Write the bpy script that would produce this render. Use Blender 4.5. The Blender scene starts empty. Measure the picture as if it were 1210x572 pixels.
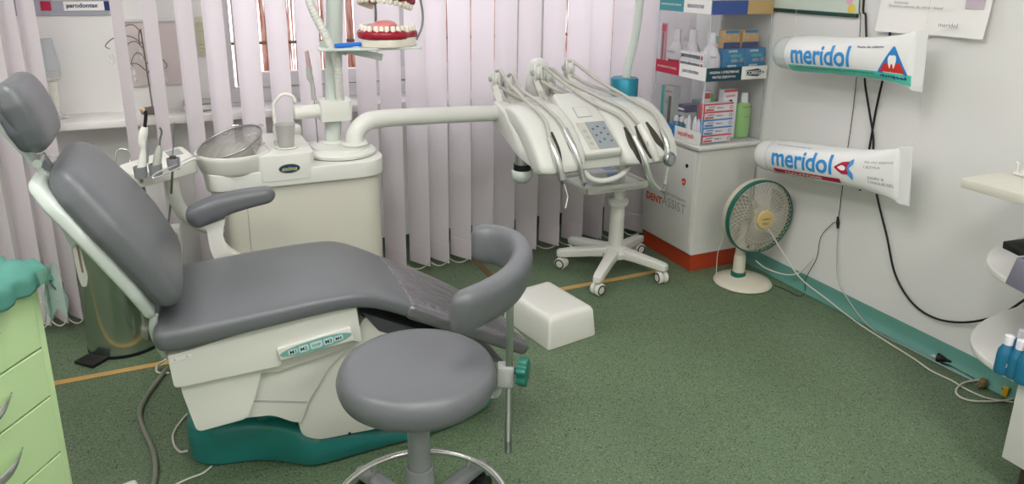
import bpy, bmesh, math, random
from mathutils import Vector, Matrix, Quaternion
random.seed(7)
EXPO = .43
V3 = Vector
PI = math.pi
SC = bpy.context.scene
COL = SC.collection
# ------------------------------------------------------------------ camera
F, TH, YAW, RO, CX, CY, EYE = 864.3, .2779, .4284, .0125, 605., 208., 1.4
fwd = V3((math.sin(YAW)*math.cos(TH), math.cos(YAW)*math.cos(TH), -math.sin(TH)))
_r0 = V3((math.cos(YAW), -math.sin(YAW), 0)); _u0 = _r0.cross(fwd)
rgt = _r0*math.cos(RO)+_u0*math.sin(RO); upv = -_r0*math.sin(RO)+_u0*math.cos(RO)
CAM = V3((0, 0, EYE))
cam_d = bpy.data.cameras.new('camera'); cam = bpy.data.objects.new('camera', cam_d); COL.objects.link(cam)
m = Matrix.Identity(4)
for i in range(3):
    m[i][0] = rgt[i]; m[i][1] = upv[i]; m[i][2] = -fwd[i]; m[i][3] = CAM[i]
cam.matrix_world = m
cam_d.sensor_fit = 'HORIZONTAL'; cam_d.sensor_width = 36; cam_d.lens = 36*F/1210
cam_d.shift_x = 0; cam_d.shift_y = -(286-CY)/1210; cam_d.clip_start = .02
SC.camera = cam
# survey helpers: a sight line of the camera met with a plane of the room
def ray(x, y): return fwd + rgt*((x-CX)/F) + upv*((CY-y)/F)
def Zp(x, y, z): r = ray(x, y); return CAM + r*((z-EYE)/r.z)
def Yp(x, y, Y): r = ray(x, y); return CAM + r*(Y/r.y)
def Xp(x, y, X): r = ray(x, y); return CAM + r*(X/r.x)
# ------------------------------------------------------------------ objects
ORG = {}
def tag(o, label=None, cat=None, group=None, kind=None):
    if label: o['label'] = label
    if cat: o['category'] = cat
    if group: o['group'] = group
    if kind: o['kind'] = kind
    return o
def thing(name, loc, label, cat, group=None):
    o = bpy.data.objects.new(name, None); COL.objects.link(o); o.empty_display_size = .05
    o.location = loc; ORG[o.name] = V3(loc)
    return tag(o, label, cat, group)
class MB:
    def __init__(s): s.v = []; s.f = []; s.mi = []
    def add(s, vs, fs, mi=0):
        b = len(s.v); s.v += [V3(v) for v in vs]; s.f += [tuple(b+i for i in f) for f in fs]; s.mi += [mi]*len(fs); return s
def from_bm(bm, mb=None, mi=0, M=None):
    mb = mb or MB(); bm.verts.ensure_lookup_table(); bm.verts.index_update()
    mb.add([(M @ v.co) if M else v.co.copy() for v in bm.verts], [tuple(v.index for v in f.verts) for f in bm.faces], mi)
    bm.free(); return mb
def box(x0, x1, y0, y1, z0, z1, bev=0, seg=2, mb=None, mi=0, M=None):
    bm = bmesh.new(); bmesh.ops.create_cube(bm, size=1)
    for v in bm.verts:
        v.co = V3(((x0+x1)/2+v.co.x*(x1-x0), (y0+y1)/2+v.co.y*(y1-y0), (z0+z1)/2+v.co.z*(z1-z0)))
    if bev > 0:
        bev = min(bev, .49*min(abs(x1-x0), abs(y1-y0), abs(z1-z0)))
        bmesh.ops.bevel(bm, geom=bm.edges[:], offset=bev, segments=seg, profile=.5, affect='EDGES')
    return from_bm(bm, mb, mi, M)
def prism(pts, d0, d1, axis='y', bev=0, seg=2, mb=None, mi=0, M=None):
    """polygon pts (2D) extruded between d0 and d1 along an axis"""
    bm = bmesh.new()
    def P3(p, d):
        return V3((p[0], d, p[1])) if axis == 'y' else (V3((p[0], p[1], d)) if axis == 'z' else V3((d, p[0], p[1])))
    a = [bm.verts.new(P3(p, d0)) for p in pts]; b = [bm.verts.new(P3(p, d1)) for p in pts]
    n = len(pts); bm.faces.new(a); bm.faces.new(b[::-1])
    for i in range(n): bm.faces.new((a[i], b[i], b[(i+1) % n], a[(i+1) % n]))
    bmesh.ops.recalc_face_normals(bm, faces=bm.faces[:])
    if bev > 0: bmesh.ops.bevel(bm, geom=bm.edges[:], offset=bev, segments=seg, profile=.5, affect='EDGES', clamp_overlap=True)
    return from_bm(bm, mb, mi, M)
def rpoly(pts, r, n=5):
    """round the corners of a polygon"""
    out = []; N = len(pts)
    for i in range(N):
        p = V3((*pts[i], 0)); a = V3((*pts[i-1], 0)); b = V3((*pts[(i+1) % N], 0))
        rr = r[i] if isinstance(r, (list, tuple)) else r
        la = min(rr, (a-p).length*.48); lb = min(rr, (b-p).length*.48)
        A = p+(a-p).normalized()*la; B = p+(b-p).normalized()*lb
        for k in range(n+1):
            t = k/n; q = A*(1-t)**2+p*2*t*(1-t)+B*t*t; out.append((q.x, q.y))
    return out
def spline(pts, n=8, closed=False):
    pts = [V3(p) for p in pts]; out = []; N = len(pts)
    if N < 3 and not closed:
        return [pts[0].lerp(pts[1], k/n) for k in range(n+1)]
    segs = N if closed else N-1
    for i in range(segs):
        if closed: p0, p1, p2, p3 = pts[i-1], pts[i], pts[(i+1) % N], pts[(i+2) % N]
        else:
            p1, p2 = pts[i], pts[i+1]
            p0 = pts[i-1] if i > 0 else p1*2-p2
            p3 = pts[i+2] if i+2 < N else p2*2-p1
        for k in range(n):
            t = k/n
            out.append(.5*((2*p1)+(p2-p0)*t+(2*p0-5*p1+4*p2-p3)*t*t+(3*p1-p0-3*p2+p3)*t**3))
    if not closed: out.append(pts[-1])
    return out
def tube(pts, r, n=12, mb=None, mi=0, smooth=0, closed=False, caps=True):
    mb = mb or MB()
    rr = r if isinstance(r, (list, tuple)) else None
    P = spline(pts, smooth, closed) if smooth else [V3(p) for p in pts]
    N = len(P)
    if rr:
        R = []
        for i in range(N):
            t = i/(N-1)*(len(rr)-1); k = min(int(t), len(rr)-2); R.append(rr[k]*(1-(t-k))+rr[k+1]*(t-k))
    else: R = [r]*N
    T = []
    for i in range(N):
        if closed: t = P[(i+1) % N]-P[i-1]
        else: t = P[min(i+1, N-1)]-P[max(i-1, 0)]
        T.append(t.normalized() if t.length > 1e-9 else V3((0, 0, 1)))
    a = V3((0, 0, 1)) if abs(T[0].z) < .9 else V3((1, 0, 0))
    u = (a-T[0]*a.dot(T[0])).normalized()
    vs = []; fs = []
    for i in range(N):
        if i: 
            u = (u-T[i]*u.dot(T[i]))
            u = u.normalized() if u.length > 1e-6 else T[i].orthogonal().normalized()
        w = T[i].cross(u)
        for k in range(n):
            c = 2*PI*k/n; vs.append(P[i]+(u*math.cos(c)+w*math.sin(c))*R[i])
    for i in range(N if closed else N-1):
        j = (i+1) % N
        for k in range(n):
            k2 = (k+1) % n; fs.append((i*n+k, i*n+k2, j*n+k2, j*n+k))
    if caps and not closed:
        fs.append(tuple(range(n-1, -1, -1))); fs.append(tuple((N-1)*n+k for k in range(n)))
    return mb.add(vs, fs, mi)
def lathe(prof, c=(0, 0, 0), n=32, mb=None, mi=0, axis=None, M=None):
    """profile [(r, h)] about the z axis (or another direction) at c"""
    mb = mb or MB(); vs = []; fs = []; L = len(prof)
    Q = V3((0, 0, 1)).rotation_difference(V3(axis).normalized()) if axis else Quaternion()
    for (r, h) in prof:
        for k in range(n):
            a = 2*PI*k/n; v = Q @ V3((r*math.cos(a), r*math.sin(a), h)) + V3(c); vs.append(M @ v if M else v)
    for i in range(L-1):
        for k in range(n):
            k2 = (k+1) % n; fs.append((i*n+k, i*n+k2, (i+1)*n+k2, (i+1)*n+k))
    if prof[0][0] > 1e-6: fs.append(tuple(range(n-1, -1, -1)))
    if prof[-1][0] > 1e-6: fs.append(tuple((L-1)*n+k for k in range(n)))
    return mb.add(vs, fs, mi)
def loft(stations, n=28, mb=None, mi=0, caps=True):
    """stations: (centre, axis_a, axis_b, half_a, half_b, exponent) -> superellipse skin"""
    mb = mb or MB(); vs = []; fs = []
    for (c, A, B, ha, hb, e) in stations:
        for k in range(n):
            t = 2*PI*(k+.5)/n; co, si = math.cos(t), math.sin(t)
            x = math.copysign(abs(co)**(2/e), co)*ha; y = math.copysign(abs(si)**(2/e), si)*hb
            vs.append(V3(c)+V3(A)*x+V3(B)*y)
    L = len(stations)
    for i in range(L-1):
        for k in range(n):
            k2 = (k+1) % n; fs.append((i*n+k, i*n+k2, (i+1)*n+k2, (i+1)*n+k))
    if caps: fs.append(tuple(range(n-1, -1, -1))); fs.append(tuple((L-1)*n+k for k in range(n)))
    return mb.add(vs, fs, mi)
def cushion(path, side, W, T, e=4, n=32, endr=.04, sm=6, mb=None, yoff=None):
    """padded slab that follows a path; W half widths and T half thicknesses per path point"""
    P = spline(path, sm); N = len(P)
    def interp(L, i):
        if not isinstance(L, (list, tuple)): return L
        t = i/(N-1)*(len(L)-1); k = min(int(t), len(L)-2); u = t-k; return L[k]*(1-u)+L[k+1]*u
    side = V3(side).normalized(); st = []
    cum = [0]
    for i in range(1, N): cum.append(cum[-1]+(P[i]-P[i-1]).length)
    tot = cum[-1]
    ss = []
    for k in range(7): ss.append(endr*(1-math.cos(k/6*PI/2)))
    mid = [s for s in cum if endr < s < tot-endr]
    S = ss+mid+[tot-s for s in ss[::-1]]
    for s in S:
        j = 0
        while j < N-2 and cum[j+1] < s: j += 1
        u = (s-cum[j])/max(1e-9, cum[j+1]-cum[j]); p = P[j].lerp(P[j+1], u)
        t = (P[min(j+2, N-1)]-P[max(j-1, 0)]).normalized()
        nrm = side.cross(t).normalized()
        w, th = interp(W, j+u), interp(T, j+u)
        d = min(s, tot-s)
        f = math.sqrt(max(0, 1-(1-min(1, d/endr))**2))
        sh = (1-f)
        st.append((p, side, nrm, max(w-endr*.9*sh, w*.3), max(th*f, .0015), e))
    return loft(st, n, mb)
def clean(me):
    bm = bmesh.new(); bm.from_mesh(me); bmesh.ops.recalc_face_normals(bm, faces=bm.faces[:]); bm.to_mesh(me); bm.free()
def obj(name, mb, mat, parent=None, smooth=35, loc=None, recalc=True, sub=0):
    me = bpy.data.meshes.new(name); mats = mat if isinstance(mat, (list, tuple)) else [mat]
    off = ORG.get(parent.name, V3((0, 0, 0))) if parent else (V3(loc) if loc is not None else V3((0, 0, 0)))
    me.from_pydata([v-off for v in mb.v], [], mb.f)
    for k in mats: me.materials.append(k)
    if len(mats) > 1:
        for p, i in zip(me.polygons, mb.mi): p.material_index = i
    if recalc: clean(me)
    if smooth:
        for p in me.polygons: p.use_smooth = True
        if smooth < 180: me.set_sharp_from_angle(angle=math.radians(smooth))
    o = bpy.data.objects.new(name, me); COL.objects.link(o)
    if parent: o.parent = parent; ORG[o.name] = off
    else: o.location = off; ORG[o.name] = off
    if sub:
        s = o.modifiers.new('sub', 'SUBSURF'); s.levels = sub; s.render_levels = sub
    return o
def copy_tree(o, parent=None):
    c = o.copy(); COL.objects.link(c)
    if parent: c.parent = parent
    for ch in [x for x in bpy.data.objects if x.parent == o]: copy_tree(ch, c)
    return c
# lettering: returns an MB in a local frame (x right, y up) scaled to a width or a height
def letters(txt, w=None, h=None, bold=0., shear=0., center=True, cuts=0):
    cu = bpy.data.curves.new('t', 'FONT'); cu.body = txt; cu.size = 1; cu.offset = bold; cu.shear = shear; cu.resolution_u = 3
    o = bpy.data.objects.new('t', cu); COL.objects.link(o)
    dg = bpy.context.evaluated_depsgraph_get(); dg.update()
    me = bpy.data.meshes.new_from_object(o.evaluated_get(dg))
    bm = bmesh.new(); bm.from_mesh(me)
    xs = [v.co.x for v in bm.verts]; ys = [v.co.y for v in bm.verts]
    x0, x1, y0, y1 = min(xs), max(xs), min(ys), max(ys)
    sx = w/(x1-x0) if w else None; sy = h/(y1-y0) if h else None
    sx = sx or sy; sy = sy or sx
    for v in bm.verts: v.co = V3(((v.co.x-(x0+x1)/2)*sx, (v.co.y-(y0+y1)/2)*sy, 0))
    for i in range(1, cuts):
        yy = (-.5+i/cuts)*(y1-y0)*sy
        bmesh.ops.bisect_plane(bm, geom=bm.verts[:]+bm.edges[:]+bm.faces[:], plane_co=(0, yy, 0), plane_no=(0, 1, 0))
    bpy.data.objects.remove(o); bpy.data.curves.remove(cu); bpy.data.meshes.remove(me)
    return from_bm(bm)
def frame(c, xdir, ydir):
    x = V3(xdir).normalized(); y = V3(ydir); y = (y-x*y.dot(x)).normalized(); z = x.cross(y)
    M = Matrix.Identity(4)
    for i in range(3): M[i][0] = x[i]; M[i][1] = y[i]; M[i][2] = z[i]; M[i][3] = c[i]
    return M
def xf(mb, M):
    mb.v = [M @ v for v in mb.v]; return mb
def text_on(name, txt, mat, parent, c, xdir, ydir, w=None, h=None, bold=0., shear=0., lift=.0006):
    M = frame(V3(c), xdir, ydir); mb = letters(txt, w, h, bold, shear)
    mb.v = [v+V3((0, 0, lift)) for v in mb.v]
    return obj(name, xf(mb, M), mat, parent, smooth=0, recalc=False)
def plate(w, h, th, c, xdir, ydir, bev=0, mb=None, mi=0):
    return box(-w/2, w/2, -h/2, h/2, 0, th, bev, 1, mb, mi, frame(V3(c), xdir, ydir))
# ------------------------------------------------------------------ materials
def srgb(r, g, b):
    f = lambda c: (c/255)/12.92 if c/255 <= .04045 else ((c/255+.055)/1.055)**2.4
    return (f(r), f(g), f(b), 1)
def mat(name, rgb, rough=.5, metal=0, spec=.5, bump=0, bscale=200, var=0, vscale=8, trans=0, alpha=1, ior=1.45, coat=0, sheen=0):
    m = bpy.data.materials.new(name); m.use_nodes = True; nt = m.node_tree; b = nt.nodes['Principled BSDF']
    c = srgb(*rgb); b.inputs['Base Color'].default_value = c
    b.inputs['Roughness'].default_value = rough; b.inputs['Metallic'].default_value = metal
    b.inputs['Specular IOR Level'].default_value = spec; b.inputs['IOR'].default_value = ior
    b.inputs['Transmission Weight'].default_value = trans; b.inputs['Alpha'].default_value = alpha
    b.inputs['Coat Weight'].default_value = coat; b.inputs['Sheen Weight'].default_value = sheen
    tc = nt.nodes.new('ShaderNodeTexCoord')
    if bump:
        n = nt.nodes.new('ShaderNodeTexNoise'); n.inputs['Scale'].default_value = bscale; n.inputs['Detail'].default_value = 3
        nt.links.new(tc.outputs['Object'], n.inputs['Vector'])
        bp = nt.nodes.new('ShaderNodeBump'); bp.inputs['Strength'].default_value = bump; bp.inputs['Distance'].default_value = .002 if bscale > 50 else .007
        nt.links.new(n.outputs['Fac'], bp.inputs['Height']); nt.links.new(bp.outputs['Normal'], b.inputs['Normal'])
    if var:
        n = nt.nodes.new('ShaderNodeTexNoise'); n.inputs['Scale'].default_value = vscale; n.inputs['Detail'].default_value = 4
        nt.links.new(tc.outputs['Object'], n.inputs['Vector'])
        mx = nt.nodes.new('ShaderNodeMix'); mx.data_type = 'RGBA'
        mx.inputs['A'].default_value = tuple(x*(1-var) for x in c[:3])+(1,); mx.inputs['B'].default_value = tuple(min(1, x*(1+var)) for x in c[:3])+(1,)
        nt.links.new(n.outputs['Fac'], mx.inputs['Factor']); nt.links.new(mx.outputs['Result'], b.inputs['Base Color'])
    return m
M = {}
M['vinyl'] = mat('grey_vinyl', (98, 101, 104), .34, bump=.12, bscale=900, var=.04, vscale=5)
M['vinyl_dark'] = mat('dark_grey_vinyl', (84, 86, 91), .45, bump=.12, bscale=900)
M['plastic_cover'] = mat('clear_wrinkled_cover', (92, 91, 95), .15, spec=.7, bump=1.0, bscale=26, coat=.5)
M['white'] = mat('white_plastic', (222, 222, 214), .3, bump=.03, bscale=400)
M['unit_white'] = mat('unit_white', (216, 217, 210), .28, var=.02)
M['unit_body'] = mat('unit_cream', (206, 204, 190), .35, var=.03)
M['shell'] = mat('shell_pale', (196, 205, 198), .18, coat=.4)
M['teal'] = mat('teal_plastic', (34, 122, 118), .28, coat=.3)
M['teal_label'] = mat('teal_label', (112, 172, 166), .45)
M['button'] = mat('button', (192, 218, 214), .45)
M['chrome'] = mat('chrome', (232, 232, 230), .24, metal=.92)
M['steel'] = mat('brushed_steel', (165, 166, 166), .32, metal=1)
M['bin_steel'] = mat('polished_bin_steel', (196, 204, 196), .16, metal=1, var=.05)
M['grey_pl'] = mat('grey_plastic', (132, 136, 137), .45)
M['lgrey'] = mat('light_grey', (176, 178, 176), .45)
M['black'] = mat('black_rubber', (18, 18, 19), .5)
M['dark'] = mat('dark_recess', (62, 60, 52), .6)
M['cabwhite'] = mat('lacquered_white', (212, 211, 205), .3)
M['orange'] = mat('orange_plinth', (176, 64, 34), .45, var=.08, vscale=20)
M['fan_cream'] = mat('fan_cream', (205, 200, 182), .4)
M['fan_green'] = mat('fan_green', (20, 98, 80), .35)
M['beige'] = mat('beige_badge', (205, 178, 120), .45)
M['hose'] = mat('grey_hose', (188, 186, 178), .3, bump=.1, bscale=500)
M['hose_dark'] = mat('dark_grey_hose', (122, 124, 114), .45)
M['cable_white'] = mat('white_cable', (205, 203, 192), .45)
M['cable_black'] = mat('black_cable', (14, 14, 15), .45)
M['green_lam'] = mat('pale_green_laminate', (184, 212, 158), .38, bump=.02, bscale=300)
M['green_in'] = mat('dark_green_gap', (48, 66, 40), .7)
M['glass'] = mat('window_glass', (255, 255, 255), 0, trans=1, ior=1.01, spec=.3)
M['paint_white'] = mat('white_wall_paint', (226, 225, 222), .7, bump=.08, bscale=120)
M['frame_white'] = mat('white_window_frame', (214, 212, 214), .4)
M['sill'] = mat('white_sill', (228, 226, 222), .3)
M['skirt'] = mat('teal_vinyl_skirting', (98, 152, 140), .4, var=.05)
M['knob_green'] = mat('knob_green', (22, 104, 88), .35)
M['bar_steel'] = mat('bar_steel', (150, 160, 152), .3, metal=.9)
M['blue_met'] = mat('blue_sleeve', (38, 128, 150), .35, metal=.35)
M['panel_grey'] = mat('keypad_grey', (150, 158, 160), .4)
M['ink'] = mat('black_ink', (30, 30, 34), .6)
M['ink_grey'] = mat('grey_ink', (128, 128, 130), .6)
M['ink_org'] = mat('orange_ink', (205, 72, 30), .5)
M['paper'] = mat('white_paper', (236, 234, 230), .6)
M['blue'] = mat('blue_print', (34, 124, 196), .4)
M['print_blue'] = mat('print_blue', (48, 142, 206), .4)
M['navy'] = mat('navy_print', (24, 44, 100), .4)
M['crimson'] = mat('crimson_print', (178, 26, 62), .4)
M['red'] = mat('red_print', (205, 52, 48), .4)
M['turq'] = mat('turquoise_print', (88, 196, 176), .35)
M['tube_white'] = mat('inflatable_white_vinyl', (232, 232, 230), .2, coat=.3)
M['tooth'] = mat('tooth_enamel', (236, 230, 214), .25)
M['gum'] = mat('gum_red', (150, 24, 44), .25)
M['tongue'] = mat('tongue_pink', (226, 142, 140), .3)
M['plaster'] = mat('model_base_white', (226, 220, 206), .4)
M['pen_blue'] = mat('pen_blue', (30, 110, 205), .35)
M['tan'] = mat('tan_tape', (196, 160, 96), .5, var=.1, vscale=15)
M['brown'] = mat('brown_tape', (110, 84, 50), .6)
M['cloth_teal'] = mat('teal_cloth', (76, 134, 121), .75, bump=.3, bscale=60)
M['cloth_green'] = mat('sheer_green_film', (120, 160, 140), .4, alpha=.5)
M['bottle_blue'] = mat('blue_bottle', (26, 104, 136), .15, coat=.4)
M['cardboard'] = mat('cardboard_white', (222, 220, 226), .5)
M['mw_red'] = mat('mouthwash_red', (168, 30, 42), .2)
M['mw_clear'] = mat('mouthwash_label_pink', (206, 200, 206), .25)
M['green_liq'] = mat('green_mouthwash', (138, 190, 112), .2)
M['purple'] = mat('purple_box', (58, 48, 92), .4)
M['cream'] = mat('cream_panel', (206, 206, 178), .5)
M['pinkgrey'] = mat('pinkish_grey_panel', (204, 193, 191), .5)
M['bronze'] = mat('dark_bronze', (122, 115, 106), .35, metal=.5)
M['lamp_grey'] = mat('grey_lampshade', (186, 191, 194), .7)
M['yellow'] = mat('yellow_plastic', (205, 170, 40), .4)
M['amber'] = mat('amber_plug', (120, 92, 44), .25)

def acrylic(name, a, tint=(235, 240, 240)):
    m = bpy.data.materials.new(name); m.use_nodes = True; nt = m.node_tree; b = nt.nodes['Principled BSDF']; out = nt.nodes['Material Output']
    b.inputs['Base Color'].default_value = srgb(*tint); b.inputs['Roughness'].default_value = .05
    t = nt.nodes.new('ShaderNodeBsdfTransparent'); mx = nt.nodes.new('ShaderNodeMixShader'); lw = nt.nodes.new('ShaderNodeLayerWeight'); lw.inputs[0].default_value = .5; pw = nt.nodes.new('ShaderNodeMath'); pw.operation = 'POWER'; pw.inputs[1].default_value = 4; nt.links.new(lw.outputs['Facing'], pw.inputs[0]); fr = nt.nodes.new('ShaderNodeMath'); fr.operation = 'MULTIPLY'; fr.inputs[1].default_value = .6; nt.links.new(pw.outputs[0], fr.inputs[0])
    ad = nt.nodes.new('ShaderNodeMath'); ad.inputs[1].default_value = a; ad.use_clamp = True; nt.links.new(fr.outputs[0], ad.inputs[0])
    nt.links.new(ad.outputs[0], mx.inputs[0]); nt.links.new(t.outputs[0], mx.inputs[1]); nt.links.new(b.outputs[0], mx.inputs[2]); nt.links.new(mx.outputs[0], out.inputs[0])
    return m
M['acrylic'] = acrylic('clear_acrylic', .03)
M['acrylic_edge'] = acrylic('acrylic_edge', .45, (215, 225, 228))
M['clear_film'] = acrylic('clear_film', .12)
M['glassware'] = acrylic('clear_glassware', .22)
M['pane'] = acrylic('window_pane', .0)
M['cup_clear'] = acrylic('translucent_grey_cup', .72, (190, 190, 186))
M['mesh_grey'] = None
def slat_mat():
    m = bpy.data.materials.new('slat_fabric'); m.use_nodes = True; nt = m.node_tree; out = nt.nodes['Material Output']; nt.nodes.remove(nt.nodes['Principled BSDF'])
    d = nt.nodes.new('ShaderNodeBsdfDiffuse'); t = nt.nodes.new('ShaderNodeBsdfTranslucent'); mx = nt.nodes.new('ShaderNodeMixShader'); mx.inputs[0].default_value = .5
    tc = nt.nodes.new('ShaderNodeTexCoord'); n = nt.nodes.new('ShaderNodeTexNoise'); n.inputs['Scale'].default_value = 350; nt.links.new(tc.outputs['Object'], n.inputs['Vector'])
    cr = nt.nodes.new('ShaderNodeMix'); cr.data_type = 'RGBA'; cr.inputs['A'].default_value = srgb(234, 229, 231); cr.inputs['B'].default_value = srgb(246, 242, 244)
    nt.links.new(n.outputs['Fac'], cr.inputs['Factor'])
    nt.links.new(cr.outputs['Result'], d.inputs[0]); t.inputs[0].default_value = srgb(250, 243, 248)
    nt.links.new(d.outputs[0], mx.inputs[1]); nt.links.new(t.outputs[0], mx.inputs[2]); nt.links.new(mx.outputs[0], out.inputs[0]); return m
M['slat'] = slat_mat()
def floor_mat():
    m = bpy.data.materials.new('speckled_green_vinyl'); m.use_nodes = True; nt = m.node_tree; b = nt.nodes['Principled BSDF']
    tc = nt.nodes.new('ShaderNodeTexCoord')
    v = nt.nodes.new('ShaderNodeTexVoronoi'); v.inputs['Scale'].default_value = 300; nt.links.new(tc.outputs['Object'], v.inputs['Vector'])
    sp = nt.nodes.new('ShaderNodeSeparateColor'); nt.links.new(v.outputs['Color'], sp.inputs[0])
    cr = nt.nodes.new('ShaderNodeValToRGB'); e = cr.color_ramp; e.interpolation = 'CONSTANT'
    e.elements[0].position = 0; e.elements[0].color = srgb(52, 66, 50)
    e.elements[1].position = .10; e.elements[1].color = srgb(95, 115, 87)
    for p, c in ((.45, (100, 121, 91)), (.85, (108, 128, 98)), (.955, (132, 148, 120))):
        x = e.elements.new(p); x.color = srgb(*c)
    nt.links.new(sp.outputs[0], cr.inputs[0])
    n = nt.nodes.new('ShaderNodeTexNoise'); n.inputs['Scale'].default_value = 2.2; n.inputs['Detail'].default_value = 5; nt.links.new(tc.outputs['Object'], n.inputs['Vector'])
    mx = nt.nodes.new('ShaderNodeMix'); mx.data_type = 'RGBA'; mx.blend_type = 'MULTIPLY'; mx.inputs['Factor'].default_value = .5
    c2 = nt.nodes.new('ShaderNodeValToRGB'); c2.color_ramp.elements[0].position = .35; c2.color_ramp.elements[0].color = (.72, .72, .72, 1); c2.color_ramp.elements[1].position = .65; c2.color_ramp.elements[1].color = (1, 1, 1, 1)
    nt.links.new(n.outputs['Fac'], c2.inputs[0]); nt.links.new(cr.outputs[0], mx.inputs['A']); nt.links.new(c2.outputs[0], mx.inputs['B'])
    nt.links.new(mx.outputs['Result'], b.inputs['Base Color']); b.inputs['Roughness'].default_value = .48
    return m
M['floor'] = floor_mat()
def reed_mat():
    m = bpy.data.materials.new('copper_reeds'); m.use_nodes = True; nt = m.node_tree; b = nt.nodes['Principled BSDF']
    tc = nt.nodes.new('ShaderNodeTexCoord'); mp = nt.nodes.new('ShaderNodeMapping'); mp.inputs['Scale'].default_value = (60, 60, 6)
    n = nt.nodes.new('ShaderNodeTexNoise'); n.inputs['Scale'].default_value = 1; n.inputs['Detail'].default_value = 5
    nt.links.new(tc.outputs['Object'], mp.inputs[0]); nt.links.new(mp.outputs[0], n.inputs['Vector'])
    cr = nt.nodes.new('ShaderNodeValToRGB'); cr.color_ramp.elements[0].position = .35; cr.color_ramp.elements[0].color = srgb(168, 104, 84); cr.color_ramp.elements[1].position = .62; cr.color_ramp.elements[1].color = srgb(238, 196, 182)
    nt.links.new(n.outputs['Fac'], cr.inputs[0]); nt.links.new(cr.outputs[0], b.inputs['Base Color']); b.inputs['Roughness'].default_value = .5; return m
M['reed'] = reed_mat()
def wire_mat():
    m = bpy.data.materials.new('fine_wire_mesh'); m.use_nodes = True; nt = m.node_tree; b = nt.nodes['Principled BSDF']; out = nt.nodes['Material Output']
    b.inputs['Metallic'].default_value = .3; b.inputs['Roughness'].default_value = .5; b.inputs['Base Color'].default_value = srgb(160, 158, 152)
    t = nt.nodes.new('ShaderNodeBsdfTransparent'); mx = nt.nodes.new('ShaderNodeMixShader')
    tc = nt.nodes.new('ShaderNodeTexCoord'); ms = []
    for ax in ('X', 'Y'):
        w = nt.nodes.new('ShaderNodeTexWave'); w.bands_direction = ax; w.inputs['Scale'].default_value = 160; nt.links.new(tc.outputs['Object'], w.inputs['Vector'])
        g = nt.nodes.new('ShaderNodeMath'); g.operation = 'GREATER_THAN'; g.inputs[1].default_value = .89; nt.links.new(w.outputs['Fac'], g.inputs[0]); ms.append(g)
    mm = nt.nodes.new('ShaderNodeMath'); mm.operation = 'MAXIMUM'; nt.links.new(ms[0].outputs[0], mm.inputs[0]); nt.links.new(ms[1].outputs[0], mm.inputs[1])
    nt.links.new(mm.outputs[0], mx.inputs[0]); nt.links.new(t.outputs[0], mx.inputs[1]); nt.links.new(b.outputs[0], mx.inputs[2]); nt.links.new(mx.outputs[0], out.inputs[0])
    return m
M['wire'] = wire_mat()
def emis(name, rgb, s):
    m = bpy.data.materials.new(name); m.use_nodes = True; nt = m.node_tree; nt.nodes.remove(nt.nodes['Principled BSDF'])
    e = nt.nodes.new('ShaderNodeEmission'); e.inputs[0].default_value = srgb(*rgb); e.inputs[1].default_value = s; nt.links.new(e.outputs[0], nt.nodes['Material Output'].inputs[0]); return m
M['lamp'] = emis('lamp_diffuser', (255, 252, 250), 16)
# ================================================================== ROOM
XL, XR, YB, YF, ZC = -1.7, 2.5, -1.9, 3.45, 2.65
def struct(name, mb, m, parent=None, **k):
    o = obj(name, mb, m, parent, **k)
    if not parent: o['kind'] = 'structure'
    return o
struct('floor', box(XL-.1, XR+.1, YB-.1, YF+.1, -.06, 0), M['floor'], smooth=0)
struct('ceiling', box(XL-.1, XR+.1, YB-.1, YF+.1, ZC, ZC+.1), M['paint_white'], smooth=0)
struct('wall_right', box(XR, XR+.12, YB, YF+.12, 0, ZC), M['paint_white'], smooth=0)
struct('wall_left', box(XL-.12, XL, YB, YF+.12, 0, ZC), M['paint_white'], smooth=0)
struct('wall_front', box(XL-.12, XR+.12, YB-.12, YB, 0, ZC), M['paint_white'], smooth=0)
WX0, WX1, WZ0, WZ1 = .16, 2.42, .80, 2.45
wb = MB()
box(XL, WX0, YF, YF+.14, 0, ZC, mb=wb); box(WX1, XR+.12, YF, YF+.14, 0, ZC, mb=wb)
box(WX0, WX1, YF, YF+.14, 0, WZ0, mb=wb); box(WX0, WX1, YF, YF+.14, WZ1, ZC, mb=wb)
struct('wall_back', wb, M['paint_white'], smooth=0)
# skirting, coved vinyl, on the right wall
cove = [(XR, .072), (XR-.006, .072), (XR-.009, .035), (XR-.016, .014), (XR-.034, .002), (XR, .0)]
struct('baseboard_right', prism(cove, YB, YF, 'y'), M['skirt'], smooth=60)
struct('baseboard_back', box(XL, XR-.04, YF-.012, YF, 0, .07, .003), mat('dark_skirting', (74, 82, 76), .6))
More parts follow.
